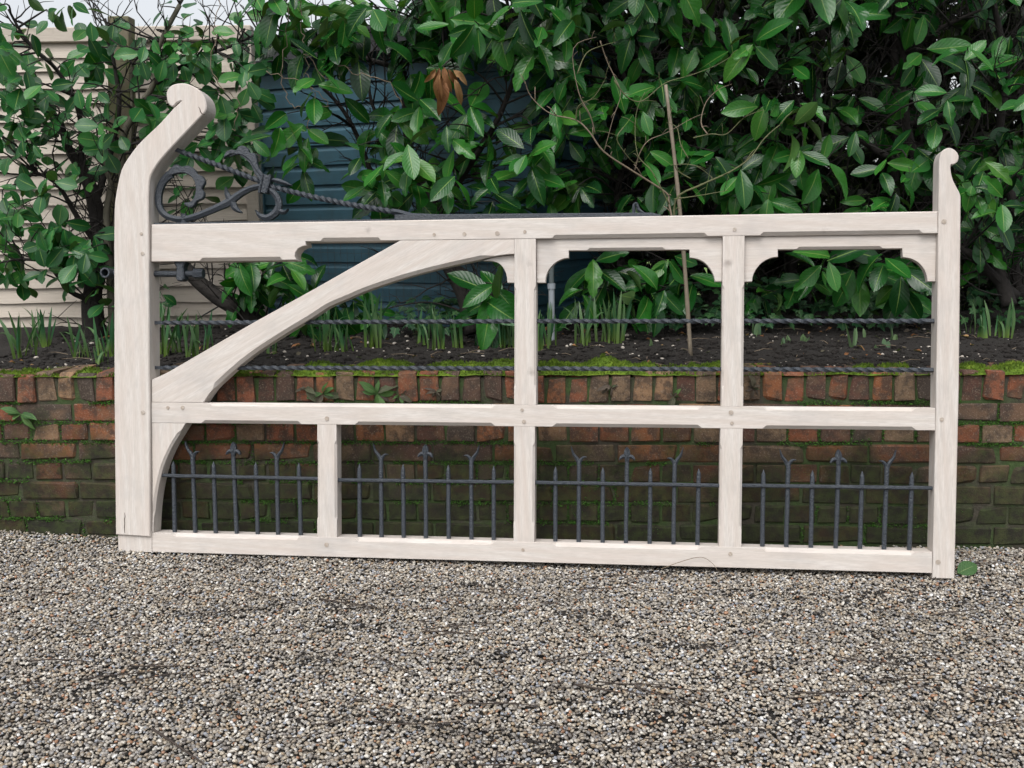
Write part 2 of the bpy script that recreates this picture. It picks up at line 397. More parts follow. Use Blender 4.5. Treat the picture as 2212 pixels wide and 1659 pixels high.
# ------------------------------------------------------------------ brick wall
wall = empty('brick_wall', W0)
wall.rotation_euler = (0, 0, math.atan2(WD.y, WD.x))
tag(wall, 'low mossy red brick retaining wall behind the gate', 'wall')
def brick_mesh(L, Hh, D, seed, round_top=0.0):
    rr = random.Random(seed); c = 0.0022; v = []; idx = {}
    hx, hz = L/2, Hh/2
    def corner(sx, sy, sz):
        X = sx*hx; Z = sz*hz; Y = 0 if sy < 0 else D
        cc = c + (rr.random()**4)*0.013 if sy < 0 else 0.002
        j = lambda: rr.uniform(-0.0022, 0.0022)
        rt = round_top if sz > 0 and sy < 0 else 0
        base = len(v)
        v.append((X + j(), Y - sy*(cc+rt) , Z - sz*(cc) + j()))           # on x face
        v.append((X - sx*cc + j(), Y - sy*(0.0) + (j() if sy < 0 else 0), Z - sz*(cc+rt) + j()))   # on y face
        v.append((X - sx*cc + j(), Y - sy*(cc+rt), Z + j()))              # on z face
        idx[(sx, sy, sz)] = base
    for sx in (-1, 1):
        for sy in (-1, 1):
            for sz in (-1, 1): corner(sx, sy, sz)
    f = []
    I = lambda sx, sy, sz, k: idx[(sx, sy, sz)] + k
    for s in (-1, 1):
        f.append([I(s, -1, -1, 0), I(s, 1, -1, 0), I(s, 1, 1, 0), I(s, -1, 1, 0)])
        f.append([I(-1, s, -1, 1), I(1, s, -1, 1), I(1, s, 1, 1), I(-1, s, 1, 1)])
        f.append([I(-1, -1, s, 2), I(1, -1, s, 2), I(1, 1, s, 2), I(-1, 1, s, 2)])
    for s in (-1, 1):
        for t in (-1, 1):
            f.append([I(s, t, -1, 0), I(s, t, 1, 0), I(s, t, 1, 1), I(s, t, -1, 1)])
            f.append([I(s, -1, t, 0), I(s, 1, t, 0), I(s, 1, t, 2), I(s, -1, t, 2)])
            f.append([I(-1, s, t, 1), I(1, s, t, 1), I(1, s, t, 2), I(-1, s, t, 2)])
    for k in idx: f.append([idx[k], idx[k]+1, idx[k]+2])
    me = mesh('brick', v, f, BRICK)
    import bmesh
    bm = bmesh.new(); bm.from_mesh(me); bmesh.ops.recalc_face_normals(bm, faces=bm.faces); bm.to_mesh(me); bm.free()
    return me
STR = [brick_mesh(0.215, 0.064, 0.10, 10+i) for i in range(9)]
HDR = [brick_mesh(0.103, 0.064, 0.20, 30+i) for i in range(9)]
SLD = [brick_mesh(0.068, 0.106, 0.205, 50+i, 0.002 + 0.004*(i % 4)) for i in range(9)]
def xw(X):    # world X of a point on the wall face -> distance along wall
    return (X - W0.x) / WD.x
jx = xw(1.044); rb = random.Random(3); joints = []
def place_brick(ms, x, z, tilt=0.0, out=0.0):
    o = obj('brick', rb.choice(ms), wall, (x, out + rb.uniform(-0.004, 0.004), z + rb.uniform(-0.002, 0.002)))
    o.rotation_euler = (rb.uniform(-0.015, 0.015), rb.uniform(-0.012, 0.012) + tilt, rb.uniform(-0.015, 0.015))
    return o
for k in range(8):
    zc = SOLD_Z - 0.075*(k+1) + 0.0345
    if zc < -0.03: continue
    if k % 2 == 0:
        x = jx + 0.1125 - 0.225*math.floor((jx+0.1125)/0.225)
        x += 0.0 if k % 4 == 0 else 0.006
        while x < WL - 0.05: place_brick(STR, x, zc); joints.append((x+0.1125, zc, 'v')); x += 0.225
    else:
        x = jx - 0.1125*math.floor(jx/0.1125)
        while x < WL - 0.02: place_brick(HDR, x, zc); joints.append((x+0.056, zc, 'v')); x += 0.1125
    joints.append((0, zc+0.0375, 'h'))
x = 0.03
while x < WL - 0.03:
    o = place_brick(SLD, x, SOLD_Z + 0.055 + rb.uniform(-0.006, 0.005), rb.gauss(0, 0.02), rb.uniform(-0.008, 0.006))
    x += 0.0765 + rb.uniform(-0.003, 0.004)
b = MB(); b.box(-0.02, WL, 0.007, 0.19, -0.05, SOLD_Z+0.088); b.build('mortar', MORTAR, wall)
# moss: tufts in the joints and cushions along the top
def tufts(pts, size, name, mat, parent, facing):
    v = []; f = []
    for (p, s) in pts:
        for q in range(3):
            a = random.uniform(0, 6.28); h = s*random.uniform(0.6, 1.3)*size; wd = h*random.uniform(0.35, 0.6)
            d = Vector((math.cos(a), math.sin(a), 0))
            if facing == 'up': top = p + Vector((random.uniform(-.4, .4)*h, random.uniform(-.4, .4)*h, h))
            else: top = p + Vector((random.uniform(-.6, .6)*h, -h*0.8, random.uniform(-.3, .6)*h)); d = Vector((math.cos(a), -0.2, math.sin(a)))
            n = len(v); v += [p - d*wd*0.5, p + d*wd*0.5, top]; f.append((n, n+1, n+2))
    o = obj(name, mesh(name, v, f, mat), parent); tag(o, kind='stuff'); return o
pts = []
for (jxx, zc, t) in joints:
    if t == 'h':
        for i in range(3600):
            x = random.uniform(0, WL)
            dens = mnoise.noise(Vector((x*1.3, zc*3.0, 5))) + 0.35*mnoise.noise(Vector((x*7, zc*9, 2)))
            lim = -0.12 + 0.16*abs((zc-0.36)/0.2) + (0.22 if x > 2.9 else 0.0)
            if dens > lim: pts.append((Vector((x, 0.001, zc + random.gauss(0, 0.0055))), random.uniform(.6, 1.2)))
    else:
        dens = mnoise.noise(Vector((jxx*1.3, zc*3.0, 5)))
        if dens > 0.10:
            for i in range(26): pts.append((Vector((jxx + random.gauss(0, .004), 0.004, zc + random.uniform(-.033, .033))), random.uniform(.6, 1.2)))
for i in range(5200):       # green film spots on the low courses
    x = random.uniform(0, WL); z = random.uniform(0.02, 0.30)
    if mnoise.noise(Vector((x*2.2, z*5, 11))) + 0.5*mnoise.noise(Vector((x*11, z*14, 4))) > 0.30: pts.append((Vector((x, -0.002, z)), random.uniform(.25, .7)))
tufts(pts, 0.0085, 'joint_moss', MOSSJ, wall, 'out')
pts = []; mv = []; mf = []
top = SOLD_Z + 0.105
nxm = 440; nym = 7
def mossh(x, y):
    d = 0.9*mnoise.noise(Vector((x*2.6, y*5, 21))) + 0.9*mnoise.noise(Vector((x*8, y*14, 3))) + 0.35*mnoise.noise(Vector((x*26, y*26, 6)))
    bias = 0.14 + 0.34*min(1, max(0, (x-0.7)/0.8))
    return max(-0.02, 0.026*(d*1.1 + bias))
for j in range(nym+1):
    for i in range(nxm+1):
        x = WL*i/nxm; y = 0.004 + 0.19*j/nym
        e = math.sin(math.pi*min(1, max(0, (j+0.3)/(nym+0.6))))
        mv.append((x, y-0.010, top - 0.010 + mossh(x, y)*e*1.6 + 0.003*mnoise.noise(Vector((x*60, y*60, 0)))))
for j in range(nym):
    for i in range(nxm):
        a = j*(nxm+1)+i; mf.append((a, a+1, a+nxm+2, a+nxm+1))
o = obj('moss_cushion', mesh('moss_cushion', mv, mf, MOSS, True), wall); tag(o, kind='stuff')
for i in range(26000):
    x = random.uniform(0, WL); y = random.uniform(0.006, 0.19); h = mossh(x, y)
    if h > 0.004:
        e = math.sin(math.pi*min(1, max(0, (y+0.002)/0.20)))
        pts.append((Vector((x, y-0.010, top - 0.011 + h*e*1.6)), random.uniform(.6, 1.3)))
tufts(pts, 0.009, 'moss_blades', MOSS, wall, 'up')

# ------------------------------------------------------------------ the gate
AW = Vector((0.99096484, -0.13404465, 0.0045524)); BW = Vector((0.01453066, 0.14104094, 0.98989712))
TW = Vector((-1.3182908, 3.68316262, -1.18544506))
NB = -AW.cross(BW)
gate = empty('gate', CAM + TW)
gm = Matrix.Identity(4)
for i in range(3): gm[i][0], gm[i][1], gm[i][2] = AW[i], NB[i], BW[i]
gm.translation = CAM + TW
gate.matrix_world = gm
tag(gate, 'new pale oak field gate with curled hanging post and black ironwork, leaning on the wall', 'gate')

def beam(name, axis, s0, s1, lo, hi, d0, d1, lof=(), hif=(), c=0.012, mat=None):
    """straight timber; lof / hif: stopped chamfers [(a, b)] on its low-front and high-front arris. lo and hi may be (start, end) pairs."""
    lo = lo if hasattr(lo, '__len__') else (lo, lo); hi = hi if hasattr(hi, '__len__') else (hi, hi)
    st = {s0, s1}
    for (a, e) in list(lof)+list(hif): st |= {a, a+0.014, e-0.014, e}
    st = sorted(st); mn = 0.0012
    def ch(s, iv):
        for a, e in iv:
            if a+0.0139 <= s <= e-0.0139: return c
        return mn
    v = []; f = []
    for s in st:
        t = (s-s0)/(s1-s0); l = lo[0]+(lo[1]-lo[0])*t; h = hi[0]+(hi[1]-hi[0])*t
        cl, ch_ = ch(s, lof), ch(s, hif)
        for (w_, d) in ((l+mn, d1), (l, d1-mn), (l, d0+cl), (l+cl, d0), (h-ch_, d0), (h, d0+ch_), (h, d1-mn), (h-mn, d1)):
            v.append((s, d, w_) if axis == 'u' else (w_, d, s))
    n = 8
    for i in range(len(st)-1):
        for k in range(n):
            q = (i*n+k, i*n+(k+1) % n, (i+1)*n+(k+1) % n, (i+1)*n+k)
            f.append(q if axis == 'v' else tuple(reversed(q)))
    e0 = tuple(range(n)); e1 = tuple((len(st)-1)*n+k for k in range(n))
    f.append(e0 if axis == 'u' else tuple(reversed(e0))); f.append(tuple(reversed(e1)) if axis == 'u' else e1)
    return obj(name, mesh(name, v, f, mat or (WOOD_H if axis == 'u' else WOOD_V)), gate)

def profile(name, pts, d0, d1, mat, ch=None, mn=0.0012, parent=None, smooth=False):
    """extruded outline with a chamfer width per vertex on its front arris"""
    n = len(pts)
    area = sum(pts[i][0]*pts[(i+1) % n][1]-pts[(i+1) % n][0]*pts[i][1] for i in range(n))
    if area < 0: pts = pts[::-1]; ch = ch[::-1] if ch else None
    ch = ch or [mn]*n
    v = []
    inn = []
    for i in range(n):
        p0, p1, p2 = Vector(pts[i-1]), Vector(pts[i]), Vector(pts[(i+1) % n])
        e1 = (p1-p0).normalized(); e2 = (p2-p1).normalized()
        nn = Vector((-e1.y, e1.x)) + Vector((-e2.y, e2.x))
        nn = nn.normalized() if nn.length > 1e-6 else Vector((-e1.y, e1.x))
        k = min(2.0, 1/max(0.3, nn.dot(Vector((-e1.y, e1.x)))))
        inn.append(p1 + nn*ch[i]*k)
    for i in range(n): v.append((inn[i].x, d0, inn[i].y))
    for i in range(n): v.append((pts[i][0], d0+ch[i], pts[i][1]))
    for i in range(n): v.append((pts[i][0], d1, pts[i][1]))
    f = [tuple(range(n)), tuple(reversed(range(2*n, 3*n)))]
    for i in range(n):
        j = (i+1) % n
        f.append((j, i, n+i, n+j)); f.append((n+j, n+i, 2*n+i, 2*n+j))
    return obj(name, mesh(name, v, f, mat, smooth), parent or gate)

T = 0.066
# hanging post with its scroll head
post = [(-0.1337, 0.0608), (-0.1375, 0.5804), (-0.1364, 1.1026), (-0.1346, 1.2428), (-0.1291, 1.2921), (-0.1202, 1.3372), (-0.1069, 1.3863), (-0.0827, 1.4268), (-0.0432, 1.4751), (0.0004, 1.5148), (0.0439, 1.5525), (0.0873, 1.5969), (0.0968, 1.6056), (0.111, 1.6169), (0.1218, 1.6272), (0.1154, 1.6262), (0.1046, 1.6210), (0.0935, 1.6100), (0.083, 1.6105), (0.0722, 1.6225), (0.0667, 1.6436), (0.0667, 1.662), (0.0771, 1.6791), (0.0962, 1.6887), (0.122, 1.6915), (0.1478, 1.6874), (0.1735, 1.676), (0.1949, 1.6598), (0.2098, 1.6391), (0.2166, 1.6165), (0.2162, 1.5942), (0.2054, 1.5775), (0.1861, 1.5606), (0.1388, 1.5143), (0.0869, 1.4644), (0.0435, 1.4189), (0.0152, 1.3815), (0.003, 1.3543), (-0.001, 1.3265), (-0.003, 1.2815), (-0.003, 1.1995), (-0.0015, 0.4574), (-0.001, 0.0556)]
pv = spline([(p[0], 0, p[1]) for p in post[2:40]], 2)
post = post[:2] + [(q.x, q.z) for q in pv] + post[40:]
hp = profile('hanging_post', post, -0.013, 0.070, WOOD_V, ch=[0.0035]*len(post))
beam('post_foot', 'v', -0.001, 0.075, -0.1295, 0.0005, -0.003, 0.064)
for pts in ([(0.1876, -0.0134, 1.6045), (0.1930, -0.0134, 1.5975), (0.1948, -0.0134, 1.588), (0.2005, -0.0134, 1.5795), (0.2105, -0.0134, 1.577)],
            [(-0.0985, -0.0134, 0.142), (-0.0965, -0.0134, 0.128), (-0.0990, -0.0134, 0.118), (-0.0975, -0.0134, 0.104), (-0.0992, -0.0134, 0.09), (-0.0982, -0.0134, 0.068)]):
    b = MB(); b.tube(pts, [0.0006, .0013, .0015, .0014, .0016, .0008][:len(pts)], 5); b.build('split', CRACK, gate)
# top rail: deep end stepping to the shallow run through an ovolo
toprail = [(0.0, 1.0545), (0.185, 1.0545), (0.195, 1.0545), (0.485, 1.0550), (0.495, 1.0550), (0.5455, 1.0550), (0.5404, 1.0668), (0.5421, 1.0809), (0.5525, 1.0949), (0.5684, 1.1027), (0.5814, 1.1054), (0.5797, 1.1200),
           (0.635, 1.1198), (0.645, 1.1198), (0.845, 1.119), (0.855, 1.119), (1.458, 1.1182), (1.470, 1.1182), (1.975, 1.118), (1.987, 1.118), (2.158, 1.1178), (2.170, 1.1178), (2.670, 1.1175), (2.682, 1.1175), (2.7290, 1.1174), (2.7290, 1.1894), (0.0, 1.1894)]
tch = [.0015, .0015, .012, .012, .0015] + [.0015]*7 + [.0015, .012, .012, .0015]*1 + [.0015, .012, .012, .0015]*2 + [.0015, .004, .004]
profile('top_rail', toprail, 0.0, T, WOOD_H, ch=tch)
beam('middle_rail', 'u', 0.0, 2.7255, 0.4698, 0.5440, 0.0005, T, lof=[(0.19, 0.565), (0.76, 1.262), (1.462, 1.97), (2.17, 2.666)], hif=[(0.215, 1.262), (1.462, 1.97), (2.17, 2.666)])
beam('bottom_rail', 'u', 0.001, 2.7195, -0.001, 0.0690, 0.0, T+0.01, hif=[(0.075, 0.56), (0.76, 1.262), (1.462, 1.97), (2.17, 2.666)], c=0.013)
# closing stile with its small scroll
st = [(2.7205, -0.0178), (2.7215, 0.0648), (2.7268, 0.5213), (2.7295, 0.987), (2.7295, 1.232), (2.7299, 1.2617), (2.7303, 1.3395), (2.7325, 1.3654), (2.7406, 1.3855), (2.7565, 1.3944), (2.7707, 1.3922), (2.7849, 1.3807), (2.7914, 1.3658), (2.788, 1.3492), (2.7764, 1.3403), (2.7669, 1.3386), (2.767, 1.3201), (2.7715, 1.2978), (2.7805, 1.2754), (2.7913, 1.2549), (2.7978, 1.2381), (2.7987, 1.2233), (2.7989, 0.9863), (2.798, 0.5963), (2.7897, -0.0176)]
sv = spline([(p[0], 0, p[1]) for p in st[5:22]], 3)
st = st[:5] + [(q.x, q.z) for q in sv] + st[22:]
profile('closing_stile', st, -0.004, T+0.004, WOOD_V, ch=[0.0025]*len(st))
# muntins
beam('muntin', 'v', 0.5445, 1.1178, (1.3285, 1.3285), (1.4055, 1.4030), 0.001, 0.060, lof=[(0.60, 0.955)], hif=[(0.60, 0.955)], c=0.008)
beam('muntin', 'v', 0.5445, 1.1178, (2.0345, 2.0362), (2.1068, 2.1087), 0.001, 0.060, lof=[(0.60, 0.955)], hif=[(0.60, 0.955)], c=0.008)
for (a0, a1, b0, b1) in ((0.6222, 0.6222, 0.6945, 0.6929), (1.3275, 1.3282, 1.4004, 1.4015), (2.0285, 2.0314, 2.1032, 2.1062)):
    beam('muntin', 'v', 0.0690, 0.4698, (a0, a1), (b0, b1), 0.001, 0.060, lof=[(0.125, 0.415)], hif=[(0.125, 0.415)], c=0.008)
# curved diagonal brace
blow = [(0.0002, 0.5445), (0.1974, 0.5449), (0.2332, 0.593), (0.2825, 0.6381), (0.3338, 0.6819), (0.406, 0.734), (0.5116, 0.7987), (0.6020, 0.851), (0.6644, 0.8893), (0.7348, 0.9182), (0.7967, 0.9436), (0.8951, 0.9757), (0.9806, 1.0), (1.1018, 1.0284), (1.2617, 1.0601), (1.3280, 1.0667)]
bsm = [(q.x, q.z) for q in spline([(p[0], 0, p[1]) for p in blow[1:]], 3)]
bup = [(1.3280, 1.1172), (0.9256, 1.1190), (0.7761, 1.0395), (0.6103, 0.95), (0.385, 0.8314), (0.0673, 0.6559), (0.039, 0.6426), (0.0002, 0.626)]
bp = [blow[0]] + bsm + bup
bch = [0.0015] + [0.012 if 0.235 < q[0] < 1.26 else 0.0015 for q in bsm] + [0.0015]*len(bup)
profile('brace', bp, 0.001, 0.058, WOOD_D, ch=bch)
# lower curved bracket
br = [(0.0002, 0.4690), (0.1295, 0.4690), (0.1035, 0.4288), (0.0795, 0.3923), (0.0577, 0.35), (0.0401, 0.3085), (0.0269, 0.2596), (0.0168, 0.2099), (0.0091, 0.1477), (0.0056, 0.0938), (0.0040, 0.0697), (0.0002, 0.0697)]
brs = [br[0]] + [(q.x, q.z) for q in spline([(p[0], 0, p[1]) for p in br[1:11]], 3)] + [br[11]]
profile('curved_bracket', brs, 0.001, 0.062, WOOD_V, ch=[0.008 if 0.14 < q[1] < 0.43 and q[0] > 0.003 else 0.0012 for q in brs])
def fill(pts, sub=3):   # round only the hollow curves of an arch board
    return pts
pA = [(1.4036, 1.1180), (2.0358, 1.1180), (2.0352, 0.9665), (2.0123, 0.9667), (2.0092, 0.9829), (1.9997, 1.0041), (1.9806, 1.0285), (1.9559, 1.043), (1.9273, 1.0491), (1.9261, 1.0760), (1.846, 1.0765), (1.836, 1.0765), (1.588, 1.0775), (1.578, 1.0775), (1.5151, 1.0780), (1.5152, 1.052), (1.4963, 1.0502), (1.4689, 1.0368), (1.4461, 1.0124), (1.4367, 0.9882), (1.4348, 0.9678), (1.4050, 0.9677)]
pB = [(2.1090, 1.1175), (2.7293, 1.1170), (2.7285, 0.9610), (2.7033, 0.9612), (2.701, 0.9776), (2.6929, 1.0002), (2.6748, 1.0228), (2.6495, 1.0373), (2.6242, 1.0421), (2.6222, 1.0712), (2.560, 1.0714), (2.550, 1.0714), (2.290, 1.0722), (2.280, 1.0722), (2.2198, 1.0727), (2.2199, 1.0476), (2.1987, 1.0452), (2.1689, 1.0303), (2.1466, 1.0038), (2.1374, 0.9809), (2.1356, 0.9657), (2.1078, 0.9647)]
def arch(p):
    cur = lambda a, e: [(q.x, q.z) for q in spline([(x[0], 0, x[1]) for x in p[a:e]], 3)]
    out = p[:3] + cur(3, 9) + p[9:15] + cur(15, 21) + p[21:]
    ch = [0.0012]*3 + [0.0012]*len(cur(3, 9)) + [0.0012, 0.0012, 0.009, 0.009, 0.0012, 0.0012] + [0.0012]*len(cur(15, 21)) + [0.0012]
    profile('arch_board', out, 0.021, 0.052, WOOD_H, ch=ch)
arch(pA); arch(pB)
cb = [(1.2050, 1.0420), (1.245, 1.0452), (1.267, 1.0391), (1.285, 1.0231), (1.2971, 0.9993), (1.3015, 0.9689), (1.3282, 0.9687), (1.3282, 1.0655), (1.2617, 1.0590)]
cb = [(1.215, 1.047)] + [(q.x, q.z) for q in spline([(p[0], 0, p[1]) for p in cb[1:6]], 3)] + cb[6:]
profile('corner_bracket', cb, 0.021, 0.052, WOOD_H)
# oak pegs
pegs = [(-0.0306, 1.1537), (-0.026, 1.0821), (-0.0267, 0.5068), (0.0624, 0.5252), (0.1188, 0.5256), (0.6584, 0.4911), (1.0459, 1.1369), (1.1527, 1.1375), (1.2685, 1.138), (1.3648, 1.142), (2.0755, 1.1388), (2.747, 1.1542), (1.3565, 0.5266), (1.3632, 0.4864), (2.0665, 0.5236), (2.0698, 0.4876), (2.7455, 0.5063), (0.6571, 0.0416), (1.361, 0.0415), (2.067, 0.0456), (2.7375, 0.0368)]
for i, (u, v_) in enumerate(pegs):
    d = -0.0135 if u < 0 else (-0.0045 if u > 2.7 else -0.0005)
    b = MB(); n = 10; r = 0.0062 + 0.001*(i % 3)
    ring = [(u + r*(1+0.08*math.sin(3*k+i))*math.cos(6.2832*k/n), d - 0.0012, v_ + r*math.sin(6.2832*k/n)) for k in range(n)]
    back = [(x, d + 0.006, z) for (x, _, z) in ring]
    b.add(ring + back, [tuple(range(n))] + [((k+1) % n, k, n+k, n+(k+1) % n) for k in range(n)])
    b.build('peg', PEG, gate)

# -------- ironwork
def twisted(name, path, size, pitch, d, tw0=0.0, tw1=1e9, parent=None):
    """square bar twisted along its path; pitch = length of a quarter turn"""
    pts = []; path = [Vector((p[0], d, p[1])) for p in path]
    L = 0; segs = []
    for a, e in zip(path[:-1], path[1:]):
        l = (e-a).length; k = max(1, int(l/(pitch/5)))
        for i in range(k): pts.append((a.lerp(e, i/k), L + l*i/k))
        L += l
    pts.append((path[-1], L)); v = []; f = []
    ang = 0; prev = 0
    for i, (p, s) in enumerate(pts):
        if tw0 <= s <= tw1: ang += (s-prev)/pitch*math.pi/2
        prev = s
        t = (pts[min(i+1, len(pts)-1)][0] - pts[max(i-1, 0)][0]).normalized()
        a = Vector((0, 1, 0)); c = t.cross(a)
        for k in range(8):
            th = ang + k*math.pi/4 + math.pi/4; rr = size*0.5*(1.36 if k % 2 == 0 else 0.965)
            v.append(p + (a*math.cos(th) + c*math.sin(th))*rr)
    for i in range(len(pts)-1):
        for k in range(8): f.append((i*8+k, i*8+(k+1) % 8, (i+1)*8+(k+1) % 8, (i+1)*8+k))
    f.append(tuple(reversed(range(8)))); f.append(tuple((len(pts)-1)*8+k for k in range(8)))
    return obj(name, mesh(name, v, f, IRON, False), parent or gate)
twisted('twisted_rod', [(-0.004, 0.8346), (1.35, 0.8354), (2.7285, 0.8310)], 0.0126, 0.034, 0.035, 0.03, 2.71)
twisted('twisted_rod', [(-0.004, 0.6702), (1.35, 0.6706), (2.7270, 0.6682)], 0.0126, 0.034, 0.035, 0.03, 2.71)
def ribbon(name, pts, wid, d0, d1, ridge=0.003, sub=5, parent=None):
    n0 = len(pts)
    q = spline([(p[0], 0, p[1]) for p in pts], sub)
    wq = []
    for i in range(n0-1):
        for k in range(sub): wq.append(wid[i] + (wid[i+1]-wid[i])*k/sub)
    wq.append(wid[-1])
    v = []; f = []
    for i, p in enumerate(q):
        t = (q[min(i+1, len(q)-1)] - q[max(i-1, 0)]).normalized(); s = Vector((-t.z, 0, t.x)); h = wq[i]/2
        a, c = p + s*h, p - s*h
        e = min(0.004, h*0.6)
        v += [(a.x, d0+e, a.z), (p.x, d0-ridge, p.z), (c.x, d0+e, c.z), (c.x, d1, c.z), (a.x, d1, a.z)]
    for i in range(len(q)-1):
        for k in range(5): f.append((i*5+(k+1) % 5, i*5+k, (i+1)*5+k, (i+1)*5+(k+1) % 5))
    f.append((0, 1, 2, 3, 4)); L = (len(q)-1)*5; f.append((L+4, L+3, L+2, L+1, L))
    return obj(name, mesh(name, v, f, IRON), parent or gate)
DI = 0.022; DJ = 0.040
twisted('twisted_stay', [(0.070, 1.4680), (0.2456, 1.4023), (0.4081, 1.3395), (0.442, 1.3225), (0.5856, 1.2852), (0.7162, 1.2564), (0.79, 1.2425), (0.8503, 1.2315), (0.9079, 1.2215), (0.96, 1.2075), (1.06, 1.2015)], 0.0155, 0.024, 0.031, 0.03, 0.86)
# long bar along the top rail that carries the stay
b = MB()
b.add([(0.90, 0.018, 1.1902), (0.90, 0.046, 1.1902), (0.90, 0.046, 1.2125), (0.90, 0.018, 1.2125)] + [(1.80, 0.018, 1.1902), (1.80, 0.046, 1.1902), (1.80, 0.046, 1.2040), (1.80, 0.018, 1.2040)] + [(1.83, 0.022, 1.1902), (1.83, 0.042, 1.1902), (1.83, 0.042, 1.1960), (1.83, 0.022, 1.1960)],
      [(0, 1, 2, 3)[::-1]] + [(o+k, o+(k+1) % 4, o+4+(k+1) % 4, o+4+k)[::-1] for o in (0, 4) for k in range(4)] + [(8, 9, 10, 11)])
o = b.build('stay_bar', IRON, gate); bevel(o, 0.003, 2)
b = MB(); b.box(0.004, 0.905, 0.012, 0.054, 1.1900, 1.1965); o = b.build('strap', IRON, gate); bevel(o, 0.0015)
ribbon('stay_nib', [(1.775, 1.203), (1.755, 1.215), (1.747, 1.2365), (1.738, 1.230), (1.738, 1.203)], [0.004, 0.012, 0.008, 0.010, 0.012], 0.024, 0.040, 0.001)
scroll = [(0.0700, 1.3760), (0.0549, 1.3718), (0.0286, 1.3434), (0.0145, 1.3024), (0.0161, 1.2611), (0.0335, 1.2319), (0.0675, 1.2145), (0.111, 1.2105), (0.1588, 1.2207), (0.2237, 1.2442), (0.284, 1.2706), (0.3226, 1.2964), (0.3654, 1.3168), (0.4123, 1.3251), (0.432, 1.3260)]
ribbon('scroll', scroll, [0.030, 0.028, 0.025, 0.024, 0.022, 0.022, 0.021, 0.022, 0.022, 0.023, 0.028, 0.023, 0.020, 0.018, 0.016], DI, DJ)
lob = [(0.0600, 1.3850), (0.0724, 1.396), (0.0876, 1.4039), (0.1072, 1.3952), (0.1289, 1.3988), (0.1505, 1.386), (0.1613, 1.3694), (0.1808, 1.3607), (0.1894, 1.34), (0.1785, 1.3197), (0.1871, 1.3031), (0.1806, 1.2848), (0.1611, 1.277), (0.1459, 1.2579), (0.1307, 1.257), (0.1134, 1.2676), (0.1416, 1.2732), (0.1568, 1.2976), (0.1591, 1.3304), (0.1461, 1.3594), (0.1158, 1.3765), (0.081, 1.3732), (0.060, 1.366)]
lob = [(0.105 + (x-0.105)*(1.07 if (x-0.105)**2+(z-1.325)**2 > 0.0042 else 1.0), 1.325 + (z-1.325)*(1.07 if (x-0.105)**2+(z-1.325)**2 > 0.0042 else 1.0)) for x, z in lob]
lob = [(q.x, q.z) for q in spline([(p[0], 0, p[1]) for p in lob], 3)]
profile('scroll_leaf', lob, DI-0.001, DJ-0.003, IRON, ch=[0.003]*len(lob))
lf = [(0.2778, 1.4208), (0.2865, 1.4402), (0.3058, 1.4478), (0.3208, 1.4454), (0.3315, 1.4574), (0.3507, 1.4581), (0.3635, 1.4464), (0.3677, 1.4361), (0.3848, 1.4337), (0.3912, 1.4172), (0.3954, 1.3927), (0.4124, 1.3659), (0.4333, 1.3402), (0.4163, 1.3335), (0.3868, 1.3644), (0.3741, 1.3932), (0.3528, 1.4161), (0.3229, 1.4331), (0.3015, 1.4337)]
lf = [(q.x, q.z) for q in spline([(p[0], 0, p[1]) for p in lf], 3)]
lf = [(0.40 + (x-0.40)*1.10, 1.36 + (z-1.36)*1.10) for x, z in lf]
profile('leaf_finial', lf, DI-0.002, DJ-0.002, IRON, ch=[0.002]*len(lf))
ribbon('leaf_finial_rib', [(0.290, 1.4320), (0.330, 1.4400), (0.365, 1.4200), (0.3850, 1.3900), (0.4050, 1.3640), (0.426, 1.340)], [0.003, 0.005, 0.006, 0.006, 0.006, 0.006], DI-0.005, DI+0.004, 0.001)
ribbon('claw', [(0.4300, 1.3180), (0.4611, 1.2876), (0.4708, 1.2569), (0.4589, 1.2286), (0.4292, 1.2108), (0.4015, 1.2174), (0.3845, 1.2381)], [0.018, 0.022, 0.023, 0.025, 0.023, 0.018, 0.002], DI, DJ)
ribbon('claw_spur', [(0.5063, 1.2408), (0.4950, 1.2310), (0.4830, 1.2300), (0.4640, 1.2400)], [0.002, 0.011, 0.017, 0.022], DI+0.002, DJ-0.002)
ribbon('scroll_spur', [(0.2712, 1.324), (0.2736, 1.305), (0.2796, 1.2903), (0.2904, 1.2724)], [0.002, 0.015, 0.021, 0.026], DI+0.002, DJ-0.002)
ribbon('scroll_spur', [(0.3332, 1.23), (0.3190, 1.2370), (0.3050, 1.2486), (0.2947, 1.2704)], [0.002, 0.014, 0.021, 0.026], DI+0.002, DJ-0.002)
ribbon('stay_tongue', [(0.4350, 1.3480), (0.4650, 1.3420), (0.4950, 1.3330), (0.5200, 1.3235)], [0.010, 0.018, 0.014, 0.002], DI+0.002, DJ-0.002)
ribbon('collar', [(0.4300, 1.3620), (0.4230, 1.3300), (0.4150, 1.2990)], [0.036, 0.034, 0.032], DI-0.008, DJ+0.006, 0.0)
for k in (-1, 1):
    ribbon('collar_band', [(0.4300+0.014*k, 1.3630), (0.4230+0.014*k, 1.3300), (0.4150+0.013*k, 1.2980)], [0.008, 0.008, 0.008], DI-0.012, DJ+0.008, 0.0)
def hexprism(name, c, r, ax, l):
    b = MB(); ax = Vector(ax); c = Vector(c); b.tube([c, c+ax*l], r, 6); return b.build(name, IRON, gate)
hexprism('bolt_head', (0.111, 0.030, 1.197), 0.0105, (0, 0, 1), 0.033)
